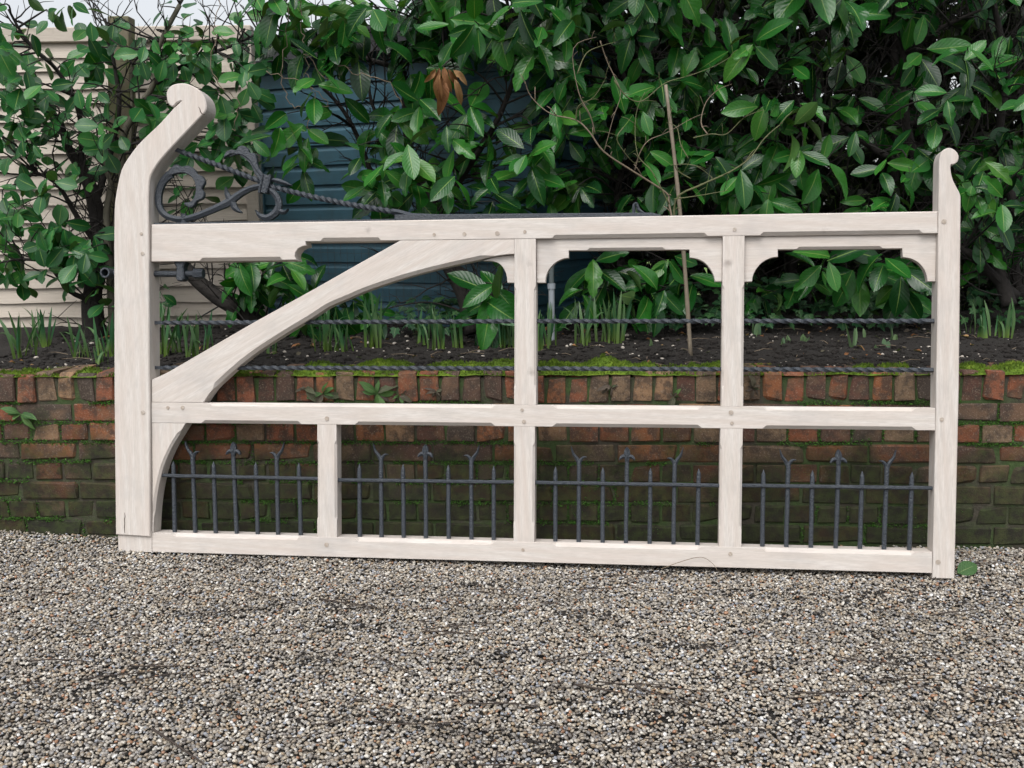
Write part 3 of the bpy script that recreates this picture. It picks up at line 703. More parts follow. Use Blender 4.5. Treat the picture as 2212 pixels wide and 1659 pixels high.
# adjustable top hinge: eye, threaded bolt, nut, hanger plate
b = MB()
n = 20
for rr0, rr1, rev in ((0.0185, 0.0130, False),):
    c = Vector((-0.178, 0.0, 1.0168)); v = []
    for y in (-0.002, 0.085):
        for r in (rr0, rr1):
            for k in range(n): v.append((c.x+r*math.cos(6.2832*k/n), y, c.z+r*math.sin(6.2832*k/n)))
    f = []
    for k in range(n):
        j = (k+1) % n
        f += [(k, n+k, n+j, j), (2*n+k, 2*n+j, 3*n+j, 3*n+k), (k, j, 2*n+j, 2*n+k), (n+j, n+k, 3*n+k, 3*n+j)]
    b.add(v, f)
b.build('hinge_eye', IRON, gate, smooth=False)
b = MB(); b.tube([(-0.166, 0.035, 1.0155), (-0.05, 0.035, 1.0145), (0.08, 0.035, 1.0125), (0.158, 0.035, 1.0125)], [0.0115]*4, 10); b.build('hinge_bolt', IRON, gate)
b = MB(); b.tube([(0.148, 0.035, 1.0125), (0.184, 0.035, 1.0125)], 0.0185, 6); b.build('hinge_nut', IRON, gate)
o = profile('hinge_hanger', [(0.078, 1.058), (0.126, 1.058), (0.116, 1.035), (0.1195, 0.992), (0.110, 0.9845), (0.094, 0.9855), (0.0875, 0.994), (0.090, 1.035)], 0.012, 0.050, IRON, ch=[0.004]*8)

# low railing of spikes in the four bottom bays
ups = [[0.0739, 0.1529, 0.2311, 0.3105, 0.3904, 0.4673, 0.5522], [0.7705, 0.8499, 0.9305, 1.0115, 1.0932, 1.1745, 1.2540],
       [1.4706, 1.5521, 1.6346, 1.7151, 1.7959, 1.8770, 1.9584], [2.1751, 2.2540, 2.3346, 2.4163, 2.4945, 2.5723, 2.6540]]
tops = [[0.0690, 0.1440, 0.2230, 0.2995, 0.3830, 0.4620, 0.5450], [0.7690, 0.8480, 0.9279, 1.0091, 1.0915, 1.1735, 1.2535],
        [1.4706, 1.5530, 1.6350, 1.7177, 1.7985, 1.8800, 1.9615], [2.1782, 2.2590, 2.3390, 2.4231, 2.5010, 2.5800, 2.6610]]
bars = [((0.022, 0.2765), (0.6222, 0.2742)), ((0.690, 0.2709), (1.3280, 0.2737)), ((1.400, 0.274), (2.0300, 0.2743)), ((2.1040, 0.2757), (2.7275, 0.2775))]
ri = random.Random(12)
def upright(u0, u1, kind, bay):
    vb = 0.0660
    def at(v_): return u0 + (u1-u0)*(v_-vb)/0.26
    w0 = 0.0145
    if kind == 'spike': top = 0.330
    else: top = 0.352
    zs = [vb, 0.12, 0.17, 0.22, 0.26, 0.29] + ([0.314, top] if kind == 'spike' else [0.33, top])
    ws = [w0*ri.uniform(0.95, 1.04) for _ in zs[:-2]] + ([w0*0.86, 0.0014] if kind == 'spike' else [w0*1.02, w0*0.9])
    v = []; f = []
    for z, w_ in zip(zs, ws):
        x = at(z) + ri.uniform(-0.0005, 0.0005); h = w_/2
        c = h*0.45
        for (a, d) in ((-h+c, -h), (h-c, -h), (h, -h+c), (h, h-c), (h-c, h), (-h+c, h), (-h, h-c), (-h, -h+c)): v.append((x+a, 0.030+d, z))
    n = 8
    for i in range(len(zs)-1):
        for k in range(n): f.append((i*n+k, i*n+(k+1) % n, (i+1)*n+(k+1) % n, (i+1)*n+k))
    f.append(tuple(reversed(range(n)))); f.append(tuple((len(zs)-1)*n+k for k in range(n)))
    o = obj({'spike': 'spike_bar', 'fork': 'forked_bar', 'fleur': 'fleur_bar'}[kind.split('_')[0]], mesh('bar', v, f, IRON), gate)
    x = at(0.345)
    if kind.startswith('fork'):
        s = -1 if kind.endswith('l') else 1     # the long prong leans to this side
        ribbon('prong', [(x - s*0.001, 0.338), (x + s*0.008, 0.358), (x + s*0.021, 0.376), (x + s*0.0285, 0.402)], [0.015, 0.012, 0.0085, 0.0012], 0.0245, 0.0355, 0.001, 4, o)
        ribbon('prong', [(x + s*0.001, 0.342), (x - s*0.007, 0.356), (x - s*0.015, 0.363), (x - s*0.026, 0.364)], [0.014, 0.011, 0.008, 0.0012], 0.0250, 0.0350, 0.001, 4, o)
    if kind == 'fleur':
        ribbon('bud', [(x, 0.350), (x, 0.366), (x, 0.380), (x, 0.392), (x, 0.4005)], [0.012, 0.019, 0.022, 0.016, 0.003], 0.0210, 0.0390, 0.002, 4, o)
        for s in (-1, 1):
            ribbon('petal', [(x, 0.363), (x + s*0.012, 0.3685), (x + s*0.021, 0.3630), (x + s*0.027, 0.3555)], [0.011, 0.013, 0.011, 0.0015], 0.0225, 0.0375, 0.001, 4, o)
        b = MB(); b.tube([(x, 0.0175, 0.3725), (x, 0.024, 0.3725)], 0.004, 8); b.build('rivet', IRON, o)
    for ch_ in o.children: pass
for bi in range(4):
    (x0, z0), (x1, z1) = bars[bi]
    v = []; f = []; K = 24
    for i in range(K+1):
        t = i/K; x = x0+(x1-x0)*t; z = z0+(z1-z0)*t + 0.0012*mnoise.noise(Vector((x*14, bi, 0)))
        h = 0.0062 + 0.0009*mnoise.noise(Vector((x*30, 4, bi)))
        for (a, d) in ((-h, -h*0.5), (-h*0.5, -h), (h*0.5, -h), (h, -h*0.5), (h, h), (-h, h)): v.append((x, 0.0235+d-0.003, z+a))
    for i in range(K):
        for k in range(6): f.append((i*6+(k+1) % 6, i*6+k, (i+1)*6+k, (i+1)*6+(k+1) % 6))
    f.append(tuple(range(6))); f.append(tuple(reversed([K*6+k for k in range(6)])))
    obj('cross_bar', mesh('cross_bar', v, f, IRON), gate)
    kinds = ['spike', 'fork_l', 'spike', 'fleur', 'spike', 'fork_r', 'spike']
    for u0, u1, kd in zip(ups[bi], tops[bi], kinds): upright(u0, u1, kd, bi)

# ------------------------------------------------------------------ gravel
def ico(sub=1):
    import bmesh
    bm = bmesh.new(); bmesh.ops.create_icosphere(bm, subdivisions=sub, radius=1.0)
    v = [p.co.copy() for p in bm.verts]; f = [tuple(q.index for q in fc.verts) for fc in bm.faces]; bm.free(); return v, f
iv, if_ = ico(2)
pcol = bpy.data.collections.new('pebble_shapes')
for i in range(6):
    rr = random.Random(100+i); sx, sy, sz = rr.uniform(0.85, 1.2), rr.uniform(0.7, 0.95), rr.uniform(0.45, 0.65)
    vv = []
    for p in iv:
        k = 1 + 0.16*mnoise.noise(p*1.3 + Vector((i*5, 0, 0))) + 0.07*mnoise.noise(p*2.7 + Vector((i*5, 3, 0)))
        vv.append((p.x*sx*k, p.y*sy*k, p.z*sz*k))
    o = bpy.data.objects.new('pebble_shape', mesh('pebble_shape', vv, if_, PEBBLE, True)); pcol.objects.link(o)
PITCH = 0.0084
gx = np.arange(-2.75, 2.75, PITCH); gy = np.arange(1.25, 4.02, PITCH)
XX, YY = np.meshgrid(gx, gy); XX = XX + (np.arange(len(gy)) % 2)[:, None]*PITCH*0.5
X = XX.ravel() + RNG.normal(0, PITCH*0.26, XX.size); Y = YY.ravel() + RNG.normal(0, PITCH*0.26, XX.size)
keep = (Y < 3.9115 - (X+2.16)*0.0684/0.99766 - 0.004) & (np.abs(X) < 0.62*Y + 0.75)
X, Y = X[keep], Y[keep]
pat = np.array([mnoise.noise(Vector((x*1.9, y*3.2, 0.7))) + 0.6*mnoise.noise(Vector((x*6.1, y*9.5, 4.7))) for x, y in zip(X[::1], Y[::1])])
nearwall = np.clip((Y - (3.9115 - (X+2.16)*0.0684) + 0.30)/0.30, 0, 1)
drop = RNG.random(X.size) < np.clip((pat - 0.40)*1.4, 0, 0.45) + 0.25*nearwall*(X < -1.0)
X, Y = X[~drop], Y[~drop]
Z = RNG.uniform(-0.011, 0.0025, X.size) + 0.004*np.sin(X*2.3+1)*np.sin(Y*3.1)
Z += np.clip((-X-1.2)*0.05, 0, 0.05)*np.clip((Y-3.2)/0.6, 0, 1)
gline = 3.6832 - (X+1.3183)*0.13527          # stones banked up along the foot of the gate
Z += 0.003*np.exp(-((Y-gline+0.03)/0.06)**2)*(X > -1.55)*(X < 0.4)*RNG.uniform(0.2, 1.2, X.size)
gme = bpy.data.meshes.new('pea_gravel'); gme.vertices.add(X.size)
gme.vertices.foreach_set('co', np.stack([X, Y, Z], 1).ravel()); gme.update()
go = obj('pea_gravel', gme); tag(go, 'mixed buff and grey pea shingle covering the drive', 'gravel', kind='stuff')
ng = bpy.data.node_groups.new('scatter_pebbles', 'GeometryNodeTree')
ng.interface.new_socket('Geometry', in_out='INPUT', socket_type='NodeSocketGeometry')
ng.interface.new_socket('Geometry', in_out='OUTPUT', socket_type='NodeSocketGeometry')
gi = ng.nodes.new('NodeGroupInput'); gout = ng.nodes.new('NodeGroupOutput')
iop = ng.nodes.new('GeometryNodeInstanceOnPoints'); ci = ng.nodes.new('GeometryNodeCollectionInfo')
ci.inputs['Collection'].default_value = pcol; ci.inputs['Separate Children'].default_value = True; ci.inputs['Reset Children'].default_value = True
iop.inputs['Pick Instance'].default_value = True
rv = ng.nodes.new('FunctionNodeRandomValue'); rv.data_type = 'FLOAT_VECTOR'
rv.inputs[0].default_value = (-0.55, -0.55, 0.0); rv.inputs[1].default_value = (0.55, 0.55, 6.2832)
rs = ng.nodes.new('FunctionNodeRandomValue'); rs.data_type = 'FLOAT'
rs.inputs[2].default_value = 0.0030; rs.inputs[3].default_value = 0.0066; rs.inputs['Seed'].default_value = 5
L = ng.links.new
L(gi.outputs[0], iop.inputs['Points']); L(ci.outputs[0], iop.inputs['Instance'])
L(rv.outputs[0], iop.inputs['Rotation']); L(rs.outputs[1], iop.inputs['Scale']); L(iop.outputs[0], gout.inputs[0])
md = go.modifiers.new('scatter', 'NODES'); md.node_group = ng

# twigs and needles strewn over the gravel
b = MB(); rt = random.Random(21)
for i in range(620):
    y = rt.uniform(1.7, 3.65); x = rt.uniform(-0.62*y-0.2, 0.62*y+0.2)
    if mnoise.noise(Vector((x*1.9, y*3.2, 0.7))) < rt.uniform(-0.35, 0.35): continue
    l = rt.choice([0.03, 0.05, 0.08, 0.12, 0.18, 0.22]); a = rt.gauss(0.12, 0.5); r = rt.uniform(0.0010, 0.0022)
    pts = [Vector((x + math.cos(a)*l*(t-0.5), y + math.sin(a)*l*(t-0.5) + 0.006*math.sin(t*5+i), 0.0115 + 0.003*math.sin(t*3.1+i))) for t in (0, .33, .66, 1)]
    b.tube(pts, [r, r*0.9, r*0.8, r*0.5], 4)
tag(b.build('twig_litter', LITTER), 'dark broken twigs and needles strewn over the gravel', 'twigs', kind='stuff')
# dark crumbs of earth and rotted bark trodden into the gravel in streaks
rk = random.Random(33); sv_, sf_ = None, None
def crumbs():
    import bmesh
    bm = bmesh.new(); bmesh.ops.create_icosphere(bm, subdivisions=1, radius=1.0)
    cv = [p.co.copy() for p in bm.verts]; cf = [tuple(q.index for q in fc.verts) for fc in bm.faces]; bm.free()
    V = []; F = []
    spots = [(570, 1225, .16), (1010, 1270, .1), (730, 1310, .12), (1500, 1235, .12), (1640, 1290, .14), (1780, 1330, .16), (1900, 1290, .1), (2050, 1300, .12), (300, 1230, .2), (180, 1180, .3), (60, 1250, .12), (1260, 1330, .08),
             (420, 1330, .1), (250, 1420, .14), (640, 1430, .1), (1080, 1420, .08), (1480, 1400, .1), (1620, 1450, .1), (1960, 1420, .12), (90, 1500, .14), (520, 1540, .12), (900, 1560, .1), (1350, 1540, .1), (1750, 1560, .12), (2100, 1520, .12), (1180, 1620, .1)]
    for (dx, dy, ln) in spots:
        c = G(dx, dy, 0.0); an = rk.gauss(0.1, .3)
        for i in range(64):
            t, q = rk.gauss(0, ln), rk.gauss(0, ln*0.22)
            x = c.x + t*math.cos(an) - q*math.sin(an); y = c.y + t*math.sin(an) + q*math.cos(an)
            if y > 3.9 - (x+2.16)*0.0684: continue
            r = rk.uniform(.0018, .0052); off = len(V); kx, ky = rk.uniform(.7, 1.8), rk.uniform(.6, 1.2)
            for p in cv: V.append((x + p.x*r*kx, y + p.y*r*ky, 0.0065 + p.z*r*.7 + rk.uniform(-.0004, .0004)))
            F += [tuple(j+off for j in q2) for q2 in cf]
    tag(obj('earth_crumbs', mesh('earth_crumbs', V, F, simple('dark_earth', (.016, .013, .011), .95, 90, .5))), 'dark crumbs of earth scattered in streaks on the gravel', 'earth', kind='stuff')
crumbs()
def twig(name, pts, rad, mat, label, cat='twig'):
    b = MB(); s = spline(pts, 4); n = len(s)
    b.tube(s, [rad*(1-0.5*i/n) for i in range(n)], 6); return tag(b.build(name, mat, smooth=True), label, cat)
twig('twig', [G(1240, 1478, .008), G(1288, 1487, .012), G(1348, 1498, .008)], 0.0035, LITTER, 'straight reddish twig lying on the gravel below the centre of the gate')
twig('twig', [G(690, 1293, .009), G(730, 1300, .012), G(815, 1312, .008)], 0.0032, LITTER, 'short dark stick lying on gravel left of centre below the gate')
twig('twig', [G(330, 1575, .008), G(375, 1605, .012), G(440, 1650, .008)], 0.0035, LITTER, 'brown stick lying at the lower left edge of the gravel')
twig('twig', [G(1720, 1205, .012) + Vector((0, -0.02, 0)), G(1765, 1213, .012) + Vector((0, -0.02, 0)), G(1805, 1217, .010) + Vector((0, -0.02, 0))], 0.003, LITTER, 'short brown twig on the gravel in front of the gate right of centre')
gz = lambda u, v_, d: gm @ Vector((u, d, v_))
twig('dry_twig', [gz(1.835, -0.005, -0.035), gz(1.90, 0.018, -0.02), gz(1.955, 0.033, -0.012), gz(1.985, 0.030, -0.012), gz(2.01, 0.012, -0.02), gz(2.022, -0.006, -0.03)], 0.0013, TWIGP, 'thin curved dry stem arching against the bottom rail of the gate', 'twig')

# ------------------------------------------------------------------ leaf shapes
def leaf_mesh(name, mat, rows=8, wr=0.40, peak=0.55, droop=0.18, fold=0.22, wave=0.02, bite=0, seed=0, tip=1.0):
    rr = random.Random(seed); v = []; f = []; uv = []
    xs = (-1, -0.5, 0, 0.5, 1)
    bites = [(rr.choice((-1, 1)), rr.uniform(0.3, 0.95), rr.uniform(0.2, 0.55)) for _ in range(bite)]
    for i in range(rows+1):
        t = i/rows
        a = t**(math.log(0.5)/math.log(peak)); wv = math.sin(math.pi*a)**0.72 * wr/2 if 0 < t < 1 else 0.004
        if t >= 1: wv = 0.003*tip
        z0 = -droop*t*t; y0 = t*(1-0.10*droop*t)
        for x in xs:
            k = 1.0
            for (sd_, tt, dp) in bites:
                if x*sd_ > 0.4: k -= dp*math.exp(-((t-tt)/0.06)**2)
            e = abs(x)
            v.append((x*wv*k, y0, z0 + fold*e*wv + wave*e*math.sin(t*11+seed*2+x*2)*0.5)); uv.append((0.5+x*0.5, t))
    for i in range(rows):
        for k in range(4):
            a = i*5+k; f.append((a, a+1, a+6, a+5))
    me = mesh(name, v, f, mat, True)
    ul = me.uv_layers.new(name='UVMap')
    li = np.zeros(len(me.loops), dtype=np.int32); me.loops.foreach_get('vertex_index', li)
    ul.data.foreach_set('uv', np.array(uv)[li].ravel())
    return me
def merge_leaves(name, items, parent, kind='stuff'):
    """items: (mesh, matrix). one joined mesh with a per-leaf random attribute"""
    cache = {}; V = []; F = []; UV = []; R = []; off = 0; mats = []
    MI = []
    for me, mx in items:
        if me.name not in cache:
            co = np.zeros(len(me.vertices)*3); me.vertices.foreach_get('co', co)
            fa = np.array([p.vertices[:] for p in me.polygons]); u = np.zeros(len(me.loops)*2); me.uv_layers[0].data.foreach_get('uv', u)
            cache[me.name] = (co.reshape(-1, 3), fa, u.reshape(-1, 2), me.materials[0])
        co, fa, u, mt = cache[me.name]
        if mt not in mats: mats.append(mt)
        M = np.array(mx)
        V.append(co @ M[:3, :3].T + M[:3, 3]); F.append(fa + off); UV.append(u); R.append(np.full(len(co), random.random())); off += len(co)
        MI.append(np.full(len(fa), mats.index(mt)))
    V = np.concatenate(V); F = np.concatenate(F); UV = np.concatenate(UV); R = np.concatenate(R); MI = np.concatenate(MI)
    me = bpy.data.meshes.new(name); me.vertices.add(len(V)); me.vertices.foreach_set('co', V.ravel())
    me.loops.add(F.size); me.loops.foreach_set('vertex_index', F.ravel().astype(np.int32))
    me.polygons.add(len(F)); me.polygons.foreach_set('loop_start', np.arange(0, F.size, 4, dtype=np.int32))
    me.polygons.foreach_set('loop_total', np.full(len(F), 4, dtype=np.int32))
    me.polygons.foreach_set('material_index', MI.astype(np.int32))
    for mt in mats: me.materials.append(mt)
    me.uv_layers.new(name='UVMap').data.foreach_set('uv', UV.ravel())
    at = me.attributes.new('rnd', 'FLOAT', 'POINT'); at.data.foreach_set('value', R)
    me.update(); me.validate()
    me.polygons.foreach_set('use_smooth', [True]*len(F))
    o = obj(name, me, parent); tag(o, kind=kind); return o
def leaf_matrix(base, d, nrm, L, wscale=1.0):
    d = d.normalized(); nrm = (nrm - d*nrm.dot(d))
    if nrm.length < 1e-4: nrm = d.orthogonal()
    nrm.normalize(); x = d.cross(nrm)
    M = Matrix.Identity(4)
    for i in range(3): M[i][0], M[i][1], M[i][2], M[i][3] = x[i]*L*wscale, d[i]*L, nrm[i]*L, base[i]
    return M

# ------------------------------------------------------------------ shrubs
def in_view(p):
    q = p - CAM; z = q.dot(FWD)
    return abs(q.dot(RIGHT)/z) < 0.50 and -0.37 < q.dot(UP)/z < 0.39
def make_shrub(name, label, root, meshes, skeleton, whorls, twigmat, seed, nleaf=(5, 9), cap=295, barkmat=None, twr=0.0035, nbare=0):
    """skeleton: [(part name, points, r0, r1, material)], whorls: [(centre, leaf length, axis bias)]"""
    rr = random.Random(seed)
    e = empty(name, root); tag(e, label, 'shrub')
    inv = Matrix.Translation(-Vector(root))
    skel = []
    for part, pts, r0, r1, mt in skeleton:
        s = spline(pts, 5); n = len(s)
        s = [p + Vector((mnoise.noise(p*3), mnoise.noise(p*3+Vector((9, 0, 0))), 0))*0.02 for p in s]
        b = MB(); b.tube([p - Vector(root) for p in s], [r0+(r1-r0)*i/(n-1) for i in range(n)], 8)
        b.build(part, mt, e, smooth=True); skel += s
    tb = MB(); items = []
    for c, Lf, ax in whorls:
        near = min(skel, key=lambda p: (p-c).length + 0.6*max(0, p.z-c.z))
        d = c-near
        mid = near.lerp(c, 0.55) + Vector((rr.uniform(-.05, .05), rr.uniform(-.05, .05), 0.07*d.length + rr.uniform(-.03, .03)))
        pts = spline([near, mid, c], 4)
        tb.tube([p - Vector(root) for p in pts], [twr*(1.3-0.8*i/(len(pts)-1)) + 0.003*d.length*(1-i/(len(pts)-1)) for i in range(len(pts))], 5, False)
        axis = (Vector((rr.gauss(0, .45), -0.62 + rr.gauss(0, .35), 0.42 + rr.gauss(0, .35))) + (ax or Vector((0, 0, 0)))).normalized()
        u = axis.orthogonal().normalized(); w_ = axis.cross(u)
        n = rr.randint(*nleaf); ph = rr.uniform(0, 6.28)
        for i in range(n):
            a = ph + i*2.4; el = math.radians(rr.uniform(42, 98))
            rad = u*math.cos(a) + w_*math.sin(a)
            dr = axis*math.cos(el) + rad*math.sin(el)
            dr = (dr + Vector((0, 0, -0.32 - rr.random()*0.6))).normalized()
            nrm = axis*1.0 + Vector((0, -0.25, 0.35)) + Vector((rr.gauss(0, .42), rr.gauss(0, .42), rr.gauss(0, .42)))
            base = c - axis*(0.021*i) + dr*0.008 + Vector((0, 0, -0.004*i))
            L_ = Lf*rr.uniform(0.72, 1.15)
            items.append((rr.choice(meshes), leaf_matrix(base, dr, nrm, L_, rr.uniform(0.9, 1.15))))
    for i in range(nbare):
        p = rr.choice(skel); q = [p]; l = rr.uniform(.15, .5); d = Vector((rr.gauss(0, .7), rr.gauss(-.15, .3), rr.gauss(.7, .5))).normalized()
        for k in range(5):
            d = (d + Vector((rr.gauss(0, .25), rr.gauss(0, .2), rr.gauss(0, .25)))).normalized(); q.append(q[-1] + d*l/5)
        tb.tube([x - Vector(root) for x in q], [.0042, .0036, .003, .0024, .0018, .001], 4, False)
        for k in (2, 3, 4):
            t_ = q[k] + (d + Vector((rr.gauss(0, .9), rr.gauss(0, .5), rr.gauss(.2, .6)))).normalized()*rr.uniform(.05, .16)
            tb.tube([q[k] - Vector(root), q[k].lerp(t_, .5) + Vector((rr.gauss(0, .008), 0, .006)) - Vector(root), t_ - Vector(root)], [.0022, .0018, .0009], 4, False)
    tag(tb.build('twigs', twigmat, e, smooth=True), kind='stuff')
    def show(it):
        p = it[1].translation
        return (0 if in_view(p) else 100) + p.y + (1.0 if p.z < 0.55 else 0)
    items.sort(key=show)
    for me, mx in items[:cap]:
        o = obj('leaf', me, e); o.matrix_local = inv @ mx
    if len(items) > cap: merge_leaves('foliage', [(me, inv @ mx) for me, mx in items[cap:]], e)
    return e
def region(x0, y0, x1, y1, n, Y0, Y1, L0, L1, rr, mind=34, ax=None, mask=None):
    out = []; used = []
    tries = 0
    while len(out) < n and tries < n*30:
        tries += 1
        x, y = rr.uniform(x0, x1), rr.uniform(y0, y1)
        if mask and not mask(x, y): continue
        if any((x-a)**2+(y-b_)**2 < mind*mind for a, b_ in used): continue
        used.append((x, y)); out.append((P(x, y, rr.uniform(Y0, Y1)), rr.uniform(L0, L1), ax))
    return out

BIG = [leaf_mesh('laurel_leaf', LAUREL, 8, 0.45, 0.54, 0.14, 0.25, 0.020, 0, 1), leaf_mesh('laurel_leaf', LAUREL, 8, 0.43, 0.57, 0.26, 0.30, 0.024, 0, 2),
       leaf_mesh('laurel_leaf', LAUREL, 8, 0.49, 0.57, 0.08, 0.18, 0.016, 1, 3), leaf_mesh('laurel_leaf', LAUREL, 9, 0.44, 0.53, 0.34, 0.35, 0.028, 0, 4),
       leaf_mesh('laurel_leaf', LAUREL, 14, 0.46, 0.56, 0.20, 0.24, 0.022, 3, 5), leaf_mesh('laurel_leaf', LAUREL, 8, 0.42, 0.53, -0.08, 0.3, 0.02, 0, 6),
       leaf_mesh('laurel_leaf', LAUREL, 9, 0.44, 0.55, 0.55, 0.55, 0.05, 0, 7), leaf_mesh('laurel_leaf', LAUREL, 16, 0.43, 0.56, 0.30, 0.40, 0.045, 4, 8), leaf_mesh('laurel_leaf', LAUREL, 8, 0.38, 0.50, 0.16, 0.65, 0.03, 0, 9)]
SMALL = [leaf_mesh('left_laurel_leaf', LAUREL_L, 8, 0.58, 0.60, 0.12, 0.22, 0.022, 0, 11), leaf_mesh('left_laurel_leaf', LAUREL_L, 8, 0.52, 0.58, 0.24, 0.28, 0.024, 0, 12),
         leaf_mesh('left_laurel_leaf', LAUREL_L, 8, 0.62, 0.60, 0.05, 0.16, 0.018, 0, 13), leaf_mesh('left_laurel_leaf', LAUREL_L, 10, 0.55, 0.58, 0.18, 0.25, 0.03, 2, 14)]
ra = random.Random(41)
# left shrub, in front of the lap fence
skA = [('trunk', [P(205, 735, 4.95), P(196, 640, 4.97), P(218, 540, 5.0), P(205, 440, 5.0), P(180, 370, 5.02), P(150, 320, 5.0), P(125, 250, 4.98)], 0.055, 0.014, BARK),
       ('stem', [P(243, 720, 4.9), P(236, 600, 4.88), P(231, 470, 4.88), P(240, 400, 4.9), P(232, 370, 4.9), P(222, 320, 4.9)], 0.020, 0.010, BARKG),
       ('stem', [P(262, 720, 4.95), P(250, 560, 4.92), P(262, 400, 4.9), P(262, 300, 4.9), P(290, 240, 4.9), P(330, 180, 4.88), P(335, 110, 4.86), P(385, 10, 4.85)], 0.021, 0.010, BARKG),
       ('stem', [P(272, 700, 5.0), P(270, 560, 5.0), P(275, 420, 5.0), P(282, 300, 5.0), P(284, 140, 5.0)], 0.014, 0.007, BARKG),
       ('branch', [P(205, 440, 5.0), P(240, 330, 5.05), P(255, 230, 5.0), P(245, 150, 5.0), P(225, 40, 5.0)], 0.018, 0.006, BARK),
       ('branch', [P(218, 540, 5.0), P(170, 470, 4.95), P(130, 400, 4.9), P(80, 370, 4.85)], 0.016, 0.006, BARK),
       ('branch', [P(200, 650, 4.97), P(150, 630, 4.9), P(100, 570, 4.85), P(50, 560, 4.82)], 0.014, 0.006, BARK),
       ('branch', [P(180, 370, 5.02), P(172, 250, 4.98), P(120, 150, 4.9), P(60, 90, 4.85), P(20, 20, 4.8)], 0.014, 0.005, BARK),
       ('branch', [P(335, 180, 4.88), P(420, 130, 4.92), P(500, 100, 4.95), P(560, 70, 5.0)], 0.012, 0.005, BARK)]
pm = lambda x, y: not (238 < x < 305 and y < 330 and ra.random() < 0.85)
whA = region(-60, 85, 250, 330, 30, 4.55, 5.1, .115, .145, ra, 36, None, pm) + region(-60, 330, 150, 600, 17, 4.55, 5.0, .115, .145, ra, 40) + region(70, 470, 240, 620, 10, 4.55, 4.85, .115, .14, ra, 32)
whA += region(-40, -10, 560, 70, 11, 4.6, 5.1, .11, .14, ra, 46, None, pm) + region(270, 70, 570, 250, 24, 4.6, 5.05, .115, .145, ra, 36, None, pm) + region(430, 230, 570, 330, 9, 4.7, 5.1, .115, .145, ra, 30)
whA += region(340, 90, 440, 180, 3, 4.9, 5.1, .12, .14, ra, 30) + [(P(395, 390, 4.9), .125, None), (P(430, 405, 4.95), .12, None), (P(350, 620, 4.8), .10, None)]
whA = [(c_, L_*0.80, a_) for c_, L_, a_ in whA]
make_shrub('left_laurel', 'rounder-leaved green laurel growing in front of the pale board fence', P(210, 735, 4.95), SMALL, skA, whA, BARK, 5, (4, 8), barkmat=BARK, nbare=130)
# centre shrub
rbx = random.Random(42)
skB = [('trunk', [P(1020, 720, 4.75), P(1000, 640, 4.8), P(960, 560, 4.82), P(940, 460, 4.85), P(900, 380, 4.9), P(880, 280, 4.95), P(870, 150, 5.0), P(830, 30, 5.0)], 0.035, 0.012, BARK),
       ('stem', [P(1055, 700, 4.7), P(1060, 640, 4.72), P(985, 580, 4.8), P(915, 545, 4.9), P(840, 470, 4.95), P(790, 340, 5.0), P(745, 240, 5.02), P(690, 180, 5.0)], 0.024, 0.007, BARK),
       ('branch', [P(900, 380, 4.9), P(840, 300, 4.95), P(800, 210, 5.0), P(798, 130, 5.0)], 0.012, 0.005, BARK),
       ('branch', [P(940, 460, 4.85), P(1010, 360, 4.8), P(1080, 250, 4.75), P(1120, 120, 4.75), P(1100, 0, 4.8)], 0.018, 0.007, BARK),
       ('leaning_trunk', [P(600, 730, 4.9), P(510, 665, 4.85), P(470, 640, 4.85), P(420, 595, 4.85), P(380, 545, 4.85), P(330, 480, 4.9)], 0.040, 0.026, BARK),
       ('branch', [P(870, 150, 5.0), P(760, 120, 5.0), P(640, 100, 4.95), P(560, 60, 4.9)], 0.014, 0.006, BARK),
       ('branch', [P(830, 30, 5.0), P(1000, 60, 4.9), P(1180, 40, 4.8)], 0.014, 0.008, BARK)]
cen = [(905, 235), (965, 290), (850, 265), (800, 290), (775, 335), (830, 375), (880, 330), (930, 375), (985, 400), (1040, 330), (1085, 270), (1060, 405), (1110, 425), (1135, 345), (900, 420), (825, 415), (1015, 250), (1150, 295), (930, 165), (1090, 95), (1180, 430), (1200, 240)]
whB = [(P(x, y-22, rbx.uniform(4.4, 4.7)), rbx.uniform(.145, .175), None) for x, y in cen]
whB += [(P(x + rbx.uniform(-30, 30), y + rbx.uniform(-20, 40), rbx.uniform(4.8, 5.0)), rbx.uniform(.14, .17), None) for x, y in cen[9:16]]
whB += region(560, -40, 1260, 50, 24, 4.35, 4.9, .15, .19, rbx, 48) + region(600, 40, 760, 130, 5, 4.5, 4.8, .13, .16, rbx, 40)
whB += region(840, 50, 1250, 110, 8, 4.7, 5.0, .15, .18, rbx, 55)
whB += [(P(620, 245, 4.6), .16, Vector((.4, 0, -.4))), (P(655, 260, 4.6), .17, Vector((.5, 0, -.3))), (P(640, 310, 4.65), .13, None), (P(690, 130, 4.5), .15, None)]
whB += region(495, 545, 640, 640, 9, 4.6, 4.9, .12, .15, rbx, 28) + region(600, 600, 830, 690, 7, 4.75, 4.95, .12, .15, rbx, 30) + [(P(1070, 615, 4.45), .22, None), (P(1050, 650, 4.45), .2, None), (P(1090, 640, 4.5), .2, None)]
make_shrub('centre_laurel', 'large-leaved glossy laurel hanging in front of the blue shed', P(1020, 720, 4.75), BIG, skB, whB, BARK, 6, (5, 9), nbare=170)
